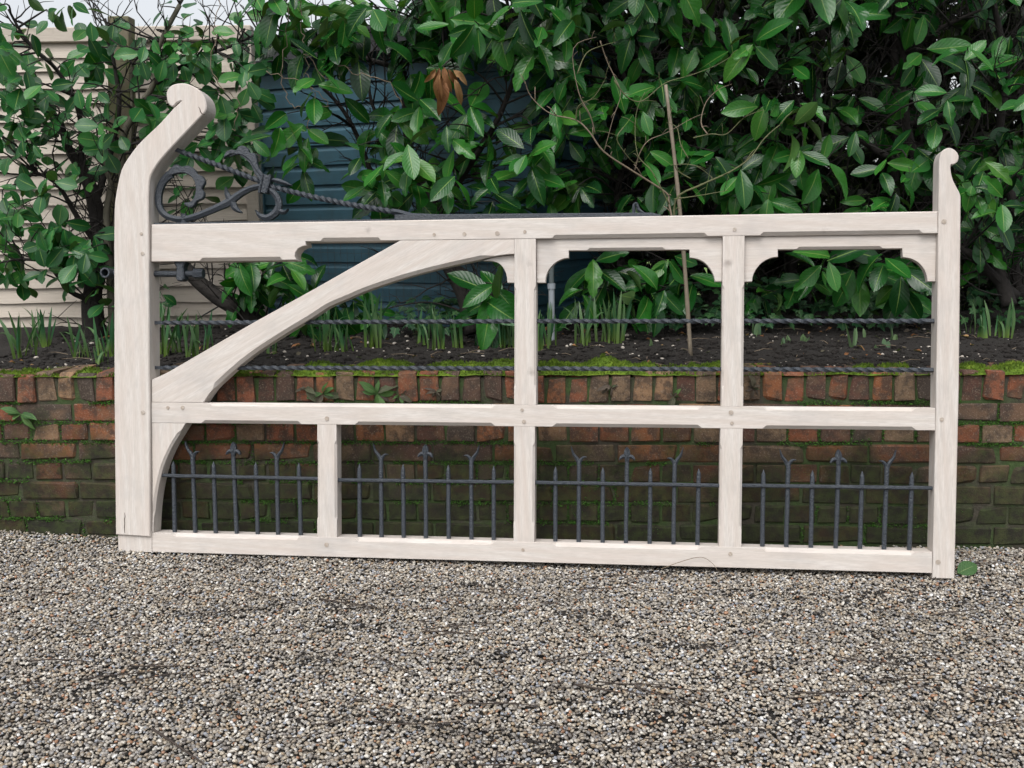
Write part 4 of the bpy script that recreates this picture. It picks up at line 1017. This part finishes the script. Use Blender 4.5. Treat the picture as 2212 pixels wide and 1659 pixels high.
# right shrub
rc = random.Random(43)
skC = [('trunk', [P(2185, 660, 4.75), P(2165, 600, 4.8), P(2135, 540, 4.85), P(2095, 495, 4.9), P(2040, 450, 4.95), P(1990, 380, 5.0), P(1960, 270, 5.0), P(1950, 120, 5.0), P(1930, -40, 5.0)], 0.034, 0.016, BARK),
       ('stem', [P(2215, 650, 4.9), P(2190, 560, 4.95), P(2195, 460, 5.0), P(2160, 330, 5.0), P(2170, 150, 5.0), P(2150, 0, 5.0)], 0.030, 0.012, BARK),
       ('branch', [P(2200, 640, 4.8), P(2140, 590, 4.78), P(2090, 545, 4.75), P(2030, 520, 4.8)], 0.026, 0.014, BARK),
       ('branch', [P(1990, 380, 5.0), P(1900, 330, 4.9), P(1800, 260, 4.85), P(1700, 200, 4.8), P(1600, 120, 4.8), P(1500, 60, 4.8)], 0.018, 0.007, BARK),
       ('stem', [P(1330, 700, 5.0), P(1340, 560, 5.05), P(1330, 420, 5.0), P(1360, 300, 4.95), P(1340, 150, 4.9), P(1320, 20, 4.9)], 0.022, 0.009, BARK),
       ('branch', [P(1950, 120, 5.0), P(2030, 60, 4.9), P(2120, 20, 4.8)], 0.014, 0.006, BARK),
       ('branch', [P(1960, 270, 5.0), P(2060, 240, 4.9), P(2150, 200, 4.8)], 0.014, 0.006, BARK)]
whC = region(1180, -50, 1720, 240, 36, 4.4, 4.85, .135, .17, rc, 50) + region(1180, 230, 1680, 420, 22, 4.5, 4.9, .13, .165, rc, 46)
whC += region(1660, -50, 2290, 430, 44, 4.35, 4.95, .125, .175, rc, 54) + region(1180, -40, 2250, 410, 26, 4.95, 5.25, .12, .15, rc, 60)
whC += region(900, -420, 2400, -60, 110, 4.3, 5.5, .18, .22, rc, 44)  # unseen leaves above the frame, added to keep sky light off the interior
whC += region(1250, 545, 1480, 640, 9, 4.55, 4.85, .15, .19, rc, 34) + region(1780, 540, 1960, 590, 4, 4.5, 4.7, .17, .21, rc, 44) + region(1660, 545, 1990, 640, 5, 4.8, 5.0, .14, .17, rc, 44)
whC += region(2080, 420, 2260, 500, 4, 4.7, 4.9, .14, .17, rc, 40)
make_shrub('right_laurel', 'tall dark laurel with long glossy leaves behind the closing stile', P(2185, 660, 4.75), BIG, skC, whC, BARK, 8, (4, 8), nbare=160)

# dark hedge mass behind everything on the right
rh = random.Random(44)
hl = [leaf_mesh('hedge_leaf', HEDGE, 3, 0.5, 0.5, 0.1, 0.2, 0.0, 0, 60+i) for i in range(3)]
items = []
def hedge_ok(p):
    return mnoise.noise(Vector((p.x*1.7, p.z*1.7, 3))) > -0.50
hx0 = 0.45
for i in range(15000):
    p = Vector((rh.uniform(hx0, 4.6), rh.uniform(5.5, 6.7), rh.uniform(0.6, 3.6)))  # top rises out of view, made tall so that it shades below
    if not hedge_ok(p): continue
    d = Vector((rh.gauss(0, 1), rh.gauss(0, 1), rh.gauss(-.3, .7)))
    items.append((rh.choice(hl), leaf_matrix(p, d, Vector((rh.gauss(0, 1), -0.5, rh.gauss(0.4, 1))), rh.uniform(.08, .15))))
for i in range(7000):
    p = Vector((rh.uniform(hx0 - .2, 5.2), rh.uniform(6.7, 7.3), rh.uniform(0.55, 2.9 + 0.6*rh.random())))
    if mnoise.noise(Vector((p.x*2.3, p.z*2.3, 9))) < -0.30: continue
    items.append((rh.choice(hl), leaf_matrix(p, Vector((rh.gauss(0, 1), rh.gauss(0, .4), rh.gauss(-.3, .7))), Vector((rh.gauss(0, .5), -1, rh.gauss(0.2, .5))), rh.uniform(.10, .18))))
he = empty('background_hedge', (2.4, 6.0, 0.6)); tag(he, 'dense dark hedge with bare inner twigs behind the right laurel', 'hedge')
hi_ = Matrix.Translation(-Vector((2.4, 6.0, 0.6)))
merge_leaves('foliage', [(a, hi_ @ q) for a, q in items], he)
b = MB()
for i in range(1800):
    x = rh.uniform(0.45, 4.4); y = rh.uniform(5.15, 6.3); z0 = rh.uniform(0.6, 2.6); l = rh.uniform(0.25, 0.8)
    a = rh.gauss(0, 0.7); p0 = Vector((x, y, z0)); p1 = p0 + Vector((math.sin(a)*l, rh.uniform(-.15, .15), math.cos(a)*l))
    b.tube([p0 - Vector((2.4, 6.0, 0.6)), p0.lerp(p1, .5) + Vector((rh.uniform(-.05, .05), 0, 0)) - Vector((2.4, 6.0, 0.6)), p1 - Vector((2.4, 6.0, 0.6))], [rh.uniform(.003, .006), .003, .0015], 4, False)
tag(b.build('twigs', BARK, he), kind='stuff')
for i in range(9):
    x = 0.7 + 0.42*i + rh.uniform(-.1, .1); b = MB(); y = rh.uniform(5.6, 6.0)
    pts = spline([Vector((x + rh.uniform(-.12, .12)*k, y + rh.uniform(-.1, .1), 0.55 + 0.55*k)) - Vector((2.4, 6.0, 0.6)) for k in range(6)], 3)
    b.tube(pts, [0.03*(1-0.8*k/len(pts)) + .004 for k in range(len(pts))], 7); b.build('stem', BARK, he, smooth=True)

# ------------------------------------------------------------------ lap fence, its post, the shed
FY = 5.40
fe = empty('lap_fence', (-1.95, FY, 0.62)); tag(fe, 'pale waney lap board fence panel on the left', 'fence')
rf = random.Random(9); FX0, FX1 = -4.2, -1.262
z = 0.64; i = 0
while z < 2.06:
    hgt = 0.125; vis = 0.082 + rf.uniform(-0.008, 0.008); K = 42; v = []; f = []
    ph = rf.uniform(0, 50)
    for k in range(K+1):
        t = k/K; x = FX0 + (FX1-FX0)*t
        lo = z + 0.016*mnoise.noise(Vector((x*2.2, ph, 0))) + 0.005*mnoise.noise(Vector((x*8, ph, 3)))
        yb = 0.004*mnoise.noise(Vector((x*3, ph, 7)))
        for (dy, zz) in ((-0.034+yb, lo), (-0.004, z+hgt), (0.002, z+hgt), (-0.022+yb, lo)): v.append((x+1.95, dy, zz-0.62))
    for k in range(K):
        for q in range(4): f.append((k*4+(q+1) % 4, k*4+q, (k+1)*4+q, (k+1)*4+(q+1) % 4))
    f += [(0, 1, 2, 3), tuple(reversed([K*4+q for q in range(4)]))]
    obj('board', mesh('board', v, f, LAP), fe); z += vis; i += 1
b = MB(); b.box(FX0+1.95, FX1+1.95+0.004, -0.048, 0.02, 2.075-0.62, 2.145-0.62); o = b.build('capping_rail', LAP, fe); bevel(o, .004)
for x in (-4.17, -3.02, -2.16, -1.29):
    b = MB(); b.box(x+1.95-0.03, x+1.95+0.03, 0.010, 0.04, 0.0, 1.50); b.build('batten', LAP, fe)
b = MB(); b.box(FX1+1.95-0.055, FX1+1.95+0.006, -0.066, -0.038, -0.02, 1.45); o = b.build('edge_batten', LAP, fe); bevel(o, .003)
b = MB(); p0 = P(268, 735, 5.22); p1 = P(262, 38, 5.22)
v = []
for (pt, hw) in ((p0, 0.058), (p1, 0.051)):
    for (a, d) in ((-1, -1), (1, -1), (1, 1), (-1, 1)): v.append(pt + Vector((a*hw, d*0.045, 0)))
b.add(v, [(3, 2, 1, 0), (4, 5, 6, 7), (0, 1, 5, 4), (1, 2, 6, 5), (2, 3, 7, 6), (3, 0, 4, 7)])
o = b.build('fence_post', POSTM); bevel(o, 0.006, 2); tag(o, 'greenish weathered square post standing in front of the lap fence', 'post')

SA = math.radians(27); SD = Vector((math.cos(SA), -math.sin(SA), 0)); SNn = Vector((math.sin(SA), math.cos(SA), 0))
S0 = Vector((-1.335, 5.72, 0)); SLn = 1.62
shed = empty('garden_shed', S0); shed.rotation_euler = (0, 0, -SA); tag(shed, 'teal blue weatherboard garden shed behind the centre laurel', 'shed')
z = 0.58; ph = 0.0995
def planks(x0, x1, yaw90=False):
    z = 0.58
    while z < 2.06:
        prof = [(0.0, z), (-0.004, z+0.003), (-0.004, z+0.070), (0.006, z+0.082), (0.009, z+0.0985), (0.030, z+0.0985), (0.030, z)]
        v = []; f = []; n = len(prof)
        for x in (x0, x1):
            for (y, zz) in prof: v.append((x, y, zz) if not yaw90 else (SLn - y, x, zz))
        for k in range(n):
            q = ((k+1) % n, k, n+k, n+(k+1) % n); f.append(q)
        f += [tuple(range(n)), tuple(reversed(range(n, 2*n)))]
        obj('plank', mesh('plank', v, f, SHED), shed); z += ph
planks(0.032, SLn-0.001); planks(0.031, 1.5, True)
b = MB(); b.box(-0.012, 0.031, -0.014, 0.05, 0.56, 2.07); o = b.build('corner_trim', SHED, shed); bevel(o, .003)
b = MB(); b.box(0.0, 0.03, 0.051, 1.5, 0.56, 2.07); b.build('side_wall', SHED, shed)
b = MB(); b.box(-0.10, SLn+0.10, -0.10, -0.075, 2.00, 2.10); b.build('fascia', FELT, shed)
b = MB(); b.add([(-0.12, -0.12, 2.10), (SLn+0.12, -0.12, 2.10), (SLn+0.12, 1.62, 2.42), (-0.12, 1.62, 2.42), (-0.12, -0.12, 2.12), (SLn+0.12, -0.12, 2.12), (SLn+0.12, 1.62, 2.44), (-0.12, 1.62, 2.44)],
                  [(3, 2, 1, 0), (4, 5, 6, 7), (0, 1, 5, 4), (1, 2, 6, 5), (2, 3, 7, 6), (3, 0, 4, 7)]); b.build('roof', FELT, shed)

# wire netting in front of the shed
b = MB(); A0 = P(590, 500, 5.15); A1 = P(1100, 500, 4.88); dv = (A1-A0); nl = 34
for i in range(nl+1):
    q = A0 + dv*(i/nl); b.tube([Vector((q.x, q.y, .62)), Vector((q.x + .004*math.sin(i), q.y, .9)), Vector((q.x, q.y, 1.20))], 0.0009, 3, False)
for k in range(12):
    zz = .64 + k*0.05; b.tube([Vector((A0.x, A0.y, zz + .012)), Vector((A0.x+dv.x*.5, A0.y+dv.y*.5, zz - .008)), Vector((A1.x, A1.y, zz + .01))], 0.0009, 3, False)
tag(b.build('wire_netting', WIRE), 'thin rusty wire netting strung in front of the blue shed', 'netting')

# ------------------------------------------------------------------ cane, bare climber, pipe
b = MB(); c0 = G(1493, 768, .64); c0.z -= 0.03; c1 = P(1437, 183, c0.y + 0.03)
pts = [c0.lerp(c1, t) + Vector((0.012*math.sin(t*3.0), 0, 0)) for t in [i/14 for i in range(15)]]
b.tube(pts, [0.0088 - 0.0022*i/14 + (0.0010 if i % 3 == 0 else 0) for i in range(15)], 8)
tag(b.build('bamboo_cane', CANE, smooth=True), 'tall pale bamboo cane stuck upright in the soil bed', 'cane')
def c4(x, y): return ((1600 + x/2.458)*2212/3264, y/2.458*2212/3264)
CY = c0.y - 0.03
cl = [[(1370, 1900), (1310, 1600), (1285, 1510), (1040, 1350), (800, 1190), (690, 1040), (580, 940), (380, 890), (230, 760), (180, 640)],
      [(1370, 1900), (1360, 1570), (1560, 1450), (1780, 1350), (1940, 1240), (2060, 1080), (2200, 960)],
      [(1350, 1560), (1560, 1530), (1780, 1490)], [(1040, 1340), (1080, 1200), (1150, 1100), (1290, 1040), (1480, 930)],
      [(1310, 1600), (1180, 1350), (1060, 1200), (1050, 900), (1120, 720)], [(880, 630), (980, 760), (1100, 790), (1280, 650), (1480, 590), (1680, 510), (1800, 440)],
      [(770, 320), (820, 470), (880, 600), (930, 740), (870, 930), (800, 1190)], [(590, 580), (660, 420), (780, 360), (890, 330)],
      [(580, 940), (600, 830), (720, 760), (820, 600)], [(730, 1050), (690, 900), (600, 720), (560, 380), (740, 290)],
      [(950, 1000), (900, 1090), (980, 1220), (1050, 1290)], [(1460, 1240), (1400, 1130), (1370, 1000), (1290, 960)], [(1610, 1050), (1560, 960), (1600, 800), (1700, 700), (1800, 660)],
      [(1500, 1080), (1640, 1050), (1760, 1050), (1900, 920), (2050, 860)], [(1480, 1400), (1380, 1340), (1370, 1290), (1520, 1300), (1660, 1400)]]
ce = empty('bare_climber', (c0.x, CY, .62)); tag(ce, 'leafless climber with thin olive stems tied to the bamboo cane', 'climber')
rcl = random.Random(3)
for i, pl in enumerate(cl):
    yy = CY - 0.05 - 0.015*(i % 5)
    s = spline([P(*c4(*q), yy + 0.03*math.sin(k+i)) - Vector((c0.x, CY, .62)) for k, q in enumerate(pl)], 4); n = len(s); r0 = 0.0050 if i < 2 else 0.0026
    b = MB(); b.tube(s, [r0*(1 - 0.7*k/n) for k in range(n)], 5)
    for k in range(3, n, 4):
        d = (s[k]-s[k-1]).normalized(); e_ = s[k] + (d*0.6 + Vector((rcl.uniform(-1, 1), rcl.uniform(-.5, .2), rcl.uniform(-.6, 1))))*rcl.uniform(.02, .06)
        b.tube([s[k], s[k].lerp(e_, .6) + Vector((0, 0, .004)), e_], [r0*.5, r0*.4, r0*.25], 4)
    b.build('stem', TWIGO if i % 3 else TWIGP, ce, smooth=True)
# pale vine stems over the left shrub
vl = [[(955, 0), (965, 80), (975, 170), (985, 260), (1000, 330), (985, 420)], [(968, 170), (1040, 250), (1090, 290)], [(930, 30), (905, 140), (900, 250), (925, 330), (960, 340)], [(1080, 210), (1160, 240), (1240, 260), (1280, 330)],
      [(700, 0), (685, 120), (680, 230), (720, 280), (760, 330), (745, 420)], [(850, 230), (960, 260), (1030, 310), (1043, 340), (980, 330)]]
ve = empty('dry_vine', P(640, 120, 4.5)); tag(ve, 'thin pale bare vine stems trailing over the top of the left laurel', 'vine')
for i, pl in enumerate(vl):
    s = spline([P(x*0.6777, y*0.6777, 4.52 + 0.02*(i % 3)) - P(640, 120, 4.5) for x, y in pl], 5); b = MB(); s = [p + Vector((rcl.gauss(0, .006), rcl.gauss(0, .006), rcl.gauss(0, .006))) for p in s]; b.tube(s, 0.0019, 5); b.build('stem', TWIGP, ve, smooth=True)
# grey pipe
pb = G(1192, 742, .64); b = MB()
b.tube([Vector((pb.x, pb.y, .60)), Vector((pb.x, pb.y, P(1192, 618, pb.y).z))], 0.0135, 12)
pe = b.build('stand_pipe', PIPE, smooth=False); tag(pe, 'grey plastic stand pipe with a bent top behind the first arch', 'pipe')
zt = P(1192, 618, pb.y).z
b = MB(); b.tube([Vector((pb.x, pb.y, zt-.012)), Vector((pb.x, pb.y, zt+.012))], 0.0175, 12); b.build('coupling', PIPE, pe)
b = MB(); b.tube(spline([Vector((pb.x, pb.y, zt)), Vector((pb.x+.002, pb.y, zt+.09)), Vector((pb.x+.018, pb.y, zt+.125)), Vector((pb.x+.06, pb.y+.02, zt+.14))], 5), 0.012, 10); b.build('elbow', simple('dull_pipe', (.10, .12, .12), .6), pe, smooth=True)

# ------------------------------------------------------------------ daffodils and bulb shoots
def blade(L, wd, bend, mat, twist=0.0, seed=0, rows=7):
    rr = random.Random(seed); v = []; f = []; uv = []
    x = 0; z = 0; ang = 0
    for i in range(rows+1):
        t = i/rows
        w_ = wd*(0.75+0.5*t if t < 0.5 else 1.0)*(1 if t < 0.72 else max(0.06, (1-t)/0.28)**0.7)
        a = bend*t*t
        if i: x += math.sin(a)*L/rows; z += math.cos(a)*L/rows
        tw = twist*t
        for q in (-1, 0, 1):
            v.append((x + q*w_/2*math.sin(tw), q*w_/2*math.cos(tw), z - (0.12*w_ if q == 0 else 0))); uv.append((0.5+q*.5, t))
    for i in range(rows):
        for k in range(2): a = i*3+k; f.append((a, a+1, a+4, a+3))
    me = mesh('daffodil_leaf', v, f, mat, True); ul = me.uv_layers.new(name='UVMap')
    li = np.zeros(len(me.loops), dtype=np.int32); me.loops.foreach_get('vertex_index', li); ul.data.foreach_set('uv', np.array(uv)[li].ravel())
    return me
BL = [blade(1.0, 0.060, bn, DAFF, tw, i) for i, (bn, tw) in enumerate([(0.15, .5), (0.3, 1.2), (0.5, .2), (0.9, .8), (1.5, .6), (2.2, .4), (0.1, 1.5)])]
SH = [blade(1.0, 0.20, 0.1, SHOOT, .5, 20, 5), blade(1.0, 0.17, 0.3, SHOOT, 1.2, 21, 5)]
rd = random.Random(77)
def clump(name, dx, dy, hpx, n, label, cat, group, meshes, spread=0.02, wmul=1.0, flop=0.2):
    g0 = G(dx, dy, 0.645); g0.z = soil_at(g0.x, g0.y) - 0.012
    sc = (g0-CAM).dot(FWD)/FPX; H = hpx*sc
    e = empty(name, g0); tag(e, label, cat, group)
    for i in range(n):
        big = rd.random() < flop
        me = rd.choice(meshes[3:6]) if big and len(meshes) > 3 else rd.choice([q for k, q in enumerate(meshes) if k not in (3, 4, 5)])
        o = obj('leaf', me, e, (rd.gauss(0, spread), rd.gauss(0, spread), 0))
        L_ = H*rd.uniform(0.65, 1.08)
        o.rotation_euler = (rd.gauss(0, .10), rd.gauss(0, .10), rd.uniform(0, 6.28)); wm = wmul*0.24/max(H, .03)*rd.uniform(.8, 1.15)
        o.scale = (L_, L_*wm, L_)
    return e
GD = 'daffodil clumps growing in the bed'
cl_ = [(47, 770, 105, 9, 'tall daffodil clump at the far left edge of the bed'), (88, 752, 100, 8, 'daffodil clump second from the left edge, beside the pale fence'),
       (172, 767, 92, 6, 'daffodil clump left of the hanging post, nearer the shrub trunk'), (213, 777, 60, 7, 'short spreading yellow-green daffodil clump just left of the hanging post'), (236, 768, 100, 6, 'narrow daffodil clump touching the hanging post on its left'),
       (359, 766, 130, 7, 'daffodil clump right beside the hanging post on its right'), (386, 763, 105, 8, 'daffodil clump second right of the hanging post, above the lower rod'), (417, 767, 100, 6, 'daffodil clump third right of the hanging post, below the leaning trunk'), (441, 756, 95, 5, 'thin daffodil clump fourth right of the hanging post'),
       (592, 764, 60, 5, 'small daffodil clump just under the middle of the brace'), (702, 756, 120, 11, 'dense daffodil clump under the upper half of the brace'), (739, 756, 75, 7, 'short curling daffodil clump right of the dense one under the brace'), (804, 749, 125, 11, 'full daffodil clump below the shed boards, centre of the brace bay'),
       (907, 746, 90, 4, 'sparse daffodil clump with one upright leaf before the shed'), (945, 750, 105, 9, 'daffodil clump with flopping leaves left of the broad low laurel leaves'), (987, 748, 85, 6, 'daffodil clump left of the first tall muntin'), (1094, 757, 105, 9, 'daffodil clump against the left side of the first tall muntin'),
       (1165, 760, 100, 9, 'daffodil clump against the right side of the first tall muntin'), (1189, 748, 110, 7, 'daffodil clump at the foot of the grey stand pipe'), (1256, 750, 115, 8, 'yellow-based daffodil clump left of centre in the first arch bay'), (1312, 745, 120, 9, 'daffodil clump in the middle of the first arch bay'), (1341, 745, 115, 8, 'daffodil clump right of the middle in the first arch bay'),
       (2090, 730, 75, 3, 'thin daffodil clump just right of the closing stile'), (2127, 737, 82, 6, 'upright daffodil clump second right of the closing stile'), (2170, 735, 85, 7, 'daffodil clump near the right edge of the picture')]
for (dx, dy, h, n, lab) in cl_: clump('daffodil_clump', dx, dy, h, n + 3, lab, 'daffodil', GD, BL)
sh = [(1628, 735, 55), (1640, 731, 40), (1689, 747, 26), (1702, 743, 22), (1733, 742, 24), (1741, 742, 18), (1838, 750, 62), (1867, 734, 28), (1879, 722, 34), (1895, 752, 16), (1917, 747, 24), (1927, 738, 30), (1935, 738, 24), (1403, 748, 22)]
shl = ['tall bulb shoot nearest the right side of the second tall muntin', 'bulb shoot second from the second tall muntin, under the upper rod', 'stubby bulb shoot third from the second tall muntin', 'stubby bulb shoot fourth from the second tall muntin',
       'left of the tiny pair of bulb shoots left of the middle of the right bay', 'right of the tiny pair of bulb shoots left of the middle of the right bay', 'tallest bulb shoot in the middle of the right bay', 'short bulb shoot just right of the tallest one in the right bay',
       'bulb shoot touching the upper rod right of the tallest one', 'tiniest bulb shoot low in the soil of the right bay', 'bulb shoot left of the group of three near the closing stile', 'bulb shoot in the middle of the group of three near the closing stile', 'bulb shoot nearest the closing stile on its left', 'single tiny bulb shoot left of the bamboo cane foot']
for (dx, dy, h), lab in zip(sh, shl): clump('bulb_shoot', dx, dy, h, 3, lab, 'shoot', 'bulb shoots in the bare soil', SH, 0.006, 0.55, 0)

# ------------------------------------------------------------------ weeds in the wall, ivy, withered leaves
WL_ = [leaf_mesh('weed_leaf', WEED, 6, 0.42, 0.6, 0.35, 0.3, .05, 0, 71), leaf_mesh('weed_leaf', WEED, 6, 0.36, 0.6, 0.6, 0.3, .06, 1, 72)]
DW_ = [leaf_mesh('dry_leaf', DULLW, 6, 0.45, 0.55, 0.5, 0.5, .10, 1, 73), leaf_mesh('dry_leaf', DULLW, 6, 0.4, 0.5, 0.8, 0.4, .10, 2, 74)]
rw = random.Random(15)
def rosette(dx, dy, size, n, meshes, label, name='wall_weed'):
    r = ray(dx, dy); t = ((W0 - CAM).dot(WN))/r.dot(WN); p = CAM + r*t - WN*0.004
    e = empty(name, p); tag(e, label, 'weed', 'weeds rooted in the brick wall')
    for i in range(n):
        a = i*2.4 + rw.uniform(-.3, .3); d = Vector((math.cos(a) + rw.gauss(0, .3), -0.5 + rw.uniform(-.5, .3), math.sin(a)*0.8 - 0.1 + rw.gauss(0, .3))); L_ = size*rw.uniform(.35, 1.05)
        o = obj('leaf', rw.choice(meshes), e); o.matrix_local = leaf_matrix(Vector((0, 0, 0)), d, Vector((rw.gauss(0, .5), -1, .6 + rw.gauss(0, .5))), L_, rw.uniform(.7, 1.2))
rosette(46, 895, .075, 7, WL_, 'bright green fern-like weed on the wall left of the gate')
rosette(662, 838, .06, 6, WL_ + DW_, 'small green weed in the wall under the brace, nearest the brace')
rosette(698, 850, .065, 9, DW_ + WL_, 'ragged grey-green weed in the wall, second under the brace')
rosette(815, 850, .085, 9, WL_ + WL_ + DW_, 'biggest leafy weed on the wall above the middle rail')
rosette(864, 853, .05, 6, DW_ + WL_, 'wilted weed right of the biggest wall weed')
rosette(942, 847, .045, 7, DW_, 'small brown withered weed on the wall near the first tall muntin')
rosette(1321, 836, .05, 7, DW_, 'dry brown weed on the wall in the first arch bay')
rosette(1456, 856, .05, 7, DW_ + WL_, 'dull trailing weed on the wall left of the second tall muntin')
rosette(1627, 838, .055, 7, DW_, 'dry drooping weed on the wall right of the second tall muntin')
def ivy_mesh(seed):
    rr = random.Random(seed)
    out = [(0, 0), (.22, -.08), (.48, .10), (.34, .30), (.50, .52), (.24, .56), (0, 1.0), (-.24, .56), (-.50, .52), (-.34, .30), (-.48, .10), (-.22, -.08)]
    v = [(0, .35, .03)] + [(x + rr.uniform(-.03, .03), y, -0.05*abs(x)*2 - (.12*y*y)) for x, y in out]; f = []
    # quads so it can be merged: centre with pairs of rim edges
    for i in range(0, 12, 2): f.append((0, 1+i, 1+(i+1) % 12, 1+(i+2) % 12))
    me = mesh('ivy_leaf', v, f, IVY, True); ul = me.uv_layers.new(name='UVMap')
    uv = [(0.5, .35)] + [(0.5+x, max(0, y)) for x, y in out]
    li = np.zeros(len(me.loops), dtype=np.int32); me.loops.foreach_get('vertex_index', li); ul.data.foreach_set('uv', np.array(uv)[li].ravel()); return me
IV = [ivy_mesh(i) for i in range(3)]
def ivy(x0, x1, y0, y1, n, label, Y0, Y1, seed):
    rr = random.Random(seed); c = P((x0+x1)/2, y1, (Y0+Y1)/2); e = empty('ivy', c); tag(e, label, 'ivy'); its = []
    stems = MB()
    for i in range(n):
        dy = rr.uniform(y0, y1); dx = rr.uniform(x0, x1); Y = Y1 + (Y0-Y1)*(dy-y0)/(y1-y0) + rr.uniform(-.06, .06)
        p = P(dx, dy, Y); zmin = soil_at(p.x, p.y) + .015
        if p.z < zmin: p.z = zmin
        d = Vector((rr.gauss(0, .7), -0.6, rr.gauss(-.3, .5)))
        its.append((rr.choice(IV), Matrix.Translation(-c) @ leaf_matrix(p, d, Vector((rr.gauss(0, .4), -.5, .9)), rr.uniform(.035, .06))))
        q = p + Vector((rr.uniform(-.1, .1), rr.uniform(0, .1), rr.uniform(-.08, .02))); stems.tube([p - c, (p+q)*.5 - c + Vector((0, 0, -.01)), q - c], .0015, 4, False)
    its.sort(key=lambda t: t[1].translation.y)
    for me, mx in its[:140]: o = obj('leaf', me, e); o.matrix_local = mx
    if its[140:]: merge_leaves('foliage', its[140:], e)
    tag(stems.build('stems', BARK, e), kind='stuff')
ivy(1600, 2000, 590, 700, 230, 'dark trailing ivy on the bank in the right-hand arch bay', 4.75, 5.2, 1)
ivy(2085, 2230, 545, 690, 110, 'ivy on the bank right of the closing stile', 4.75, 5.2, 2)
ivy(850, 1010, 640, 720, 60, 'low ivy on the soil below the shed boards', 4.7, 4.95, 3)
ivy(1430, 1555, 590, 700, 70, 'ivy sprawling behind the foot of the bamboo cane', 4.7, 5.1, 4)
DB = [leaf_mesh('withered_leaf', DEADL, 8, 0.34, 0.5, .5, .8, .10, 1, 81), leaf_mesh('withered_leaf', DEADL, 8, 0.3, 0.55, .8, .9, .12, 0, 82)]
c = P(955, 170, 4.42); e = empty('withered_leaf_cluster', c); tag(e, 'drooping cluster of withered orange-brown leaves among the centre laurel', 'dead leaves')
for i, (ox, oz, tx, L_) in enumerate([(-.025, .040, -.7, .07), (-.01, .045, -.25, .09), (.010, .045, .12, .10), (.025, .040, .55, .085), (0, .01, .02, .15), (-.010, .02, -.15, .12), (.045, .035, 1.2, .08), (.05, .0, .35, .10)]):
    o = obj('leaf', DB[i % 2], e)
    o.matrix_local = leaf_matrix(Vector((ox, rw.uniform(-.03, .02), oz)), Vector((tx, -.15, -1)), Vector((rw.gauss(0, .35), -1, .15)), L_)
b = MB(); b.tube([Vector((0, .02, .05)), Vector((.03, .15, .10)), Vector((.05, .4, .05))], .003, 5); b.build('stalk', BARK, e)
# leaves on the gravel
FL = leaf_mesh('fallen_leaf', WEED, 8, 0.5, 0.5, .1, .2, .02, 0, 91)
p = G(2068, 1238, .012); o = obj('fallen_leaf', FL); o.matrix_world = leaf_matrix(p, Vector((.8, .25, .25)), Vector((0, -.7, .8)), .085, 1.3); tag(o, 'fresh green leaf lying on the gravel at the foot of the closing stile', 'leaf')
p = G(127, 1167, .01); o = obj('fallen_leaf', FL); o.matrix_world = leaf_matrix(p, Vector((1, .1, 0.02)), Vector((0, -.4, .9)), .075, .6); tag(o, 'narrow green leaf on the gravel at the wall foot left of the gate', 'leaf')

# ------------------------------------------------------------------ stones and crumbs on the soil
def stones(n, smin, smax, mat, name, label, seed, x0=-0.1, y1=1.5):
    rr = random.Random(seed); sv_, sf_ = ico(1); V = []; F = []
    for i in range(n):
        x = rr.uniform(x0, WL+.1); y = 0.13 + (y1-.13)*rr.random()**1.8; s = smin + (smax-smin)*rr.random()**3
        p = wallpt(x, y, soil_z(x, y) + s*.2); k = [rr.uniform(.6, 1.3) for _ in range(3)]; k[2] *= .6; a = rr.uniform(0, 6.28); off = len(V)
        for q in sv_:
            X_, Y_, Z_ = q.x*k[0]*s, q.y*k[1]*s, q.z*k[2]*s
            V.append((p.x + X_*math.cos(a)-Y_*math.sin(a), p.y + X_*math.sin(a)+Y_*math.cos(a), p.z + Z_))
        F += [tuple(j+off for j in q) for q in sf_]
    tag(obj(name, mesh(name, V, F, mat)), label, 'stones', kind='stuff')
stones(900, .002, .011, WHITE_STONE, 'soil_stones', 'pale stone chips scattered over the dark soil', 5)
stones(9000, .003, .020, SOIL, 'soil_crumbs', 'crumbs and clods of dark soil on the bed', 6)
b = MB(); rs_ = random.Random(61)
for i in range(80):
    x = rs_.uniform(0, WL); y = rs_.uniform(.15, 1.3); p = wallpt(x, y, soil_z(x, y)+.006); a = rs_.uniform(0, 6.28); l = rs_.uniform(.03, .14); d = Vector((math.cos(a), math.sin(a)*.6, .05))*l
    b.tube([p, p + d*.5 + Vector((0, 0, .006)), p + d], [.0016, .0014, .0007], 4)
tag(b.build('soil_twigs', TWIGP), 'dry pale twigs lying on the soil of the bed', 'twigs', kind='stuff')
its = []
for i in range(170):
    x = rs_.uniform(0, WL); y = .25 + 1.2*rs_.random(); p = wallpt(x, y, soil_z(x, y)+.006); a = rs_.uniform(0, 6.28)
    its.append((rs_.choice(DB + DW_), leaf_matrix(p, Vector((math.cos(a), math.sin(a), .1)), Vector((rs_.gauss(0, .4), -.2, 1)), rs_.uniform(.02, .06))))
tag(merge_leaves('leaf_litter', its, None), 'brown fallen leaves rotting on the soil', 'leaf litter', kind='stuff')
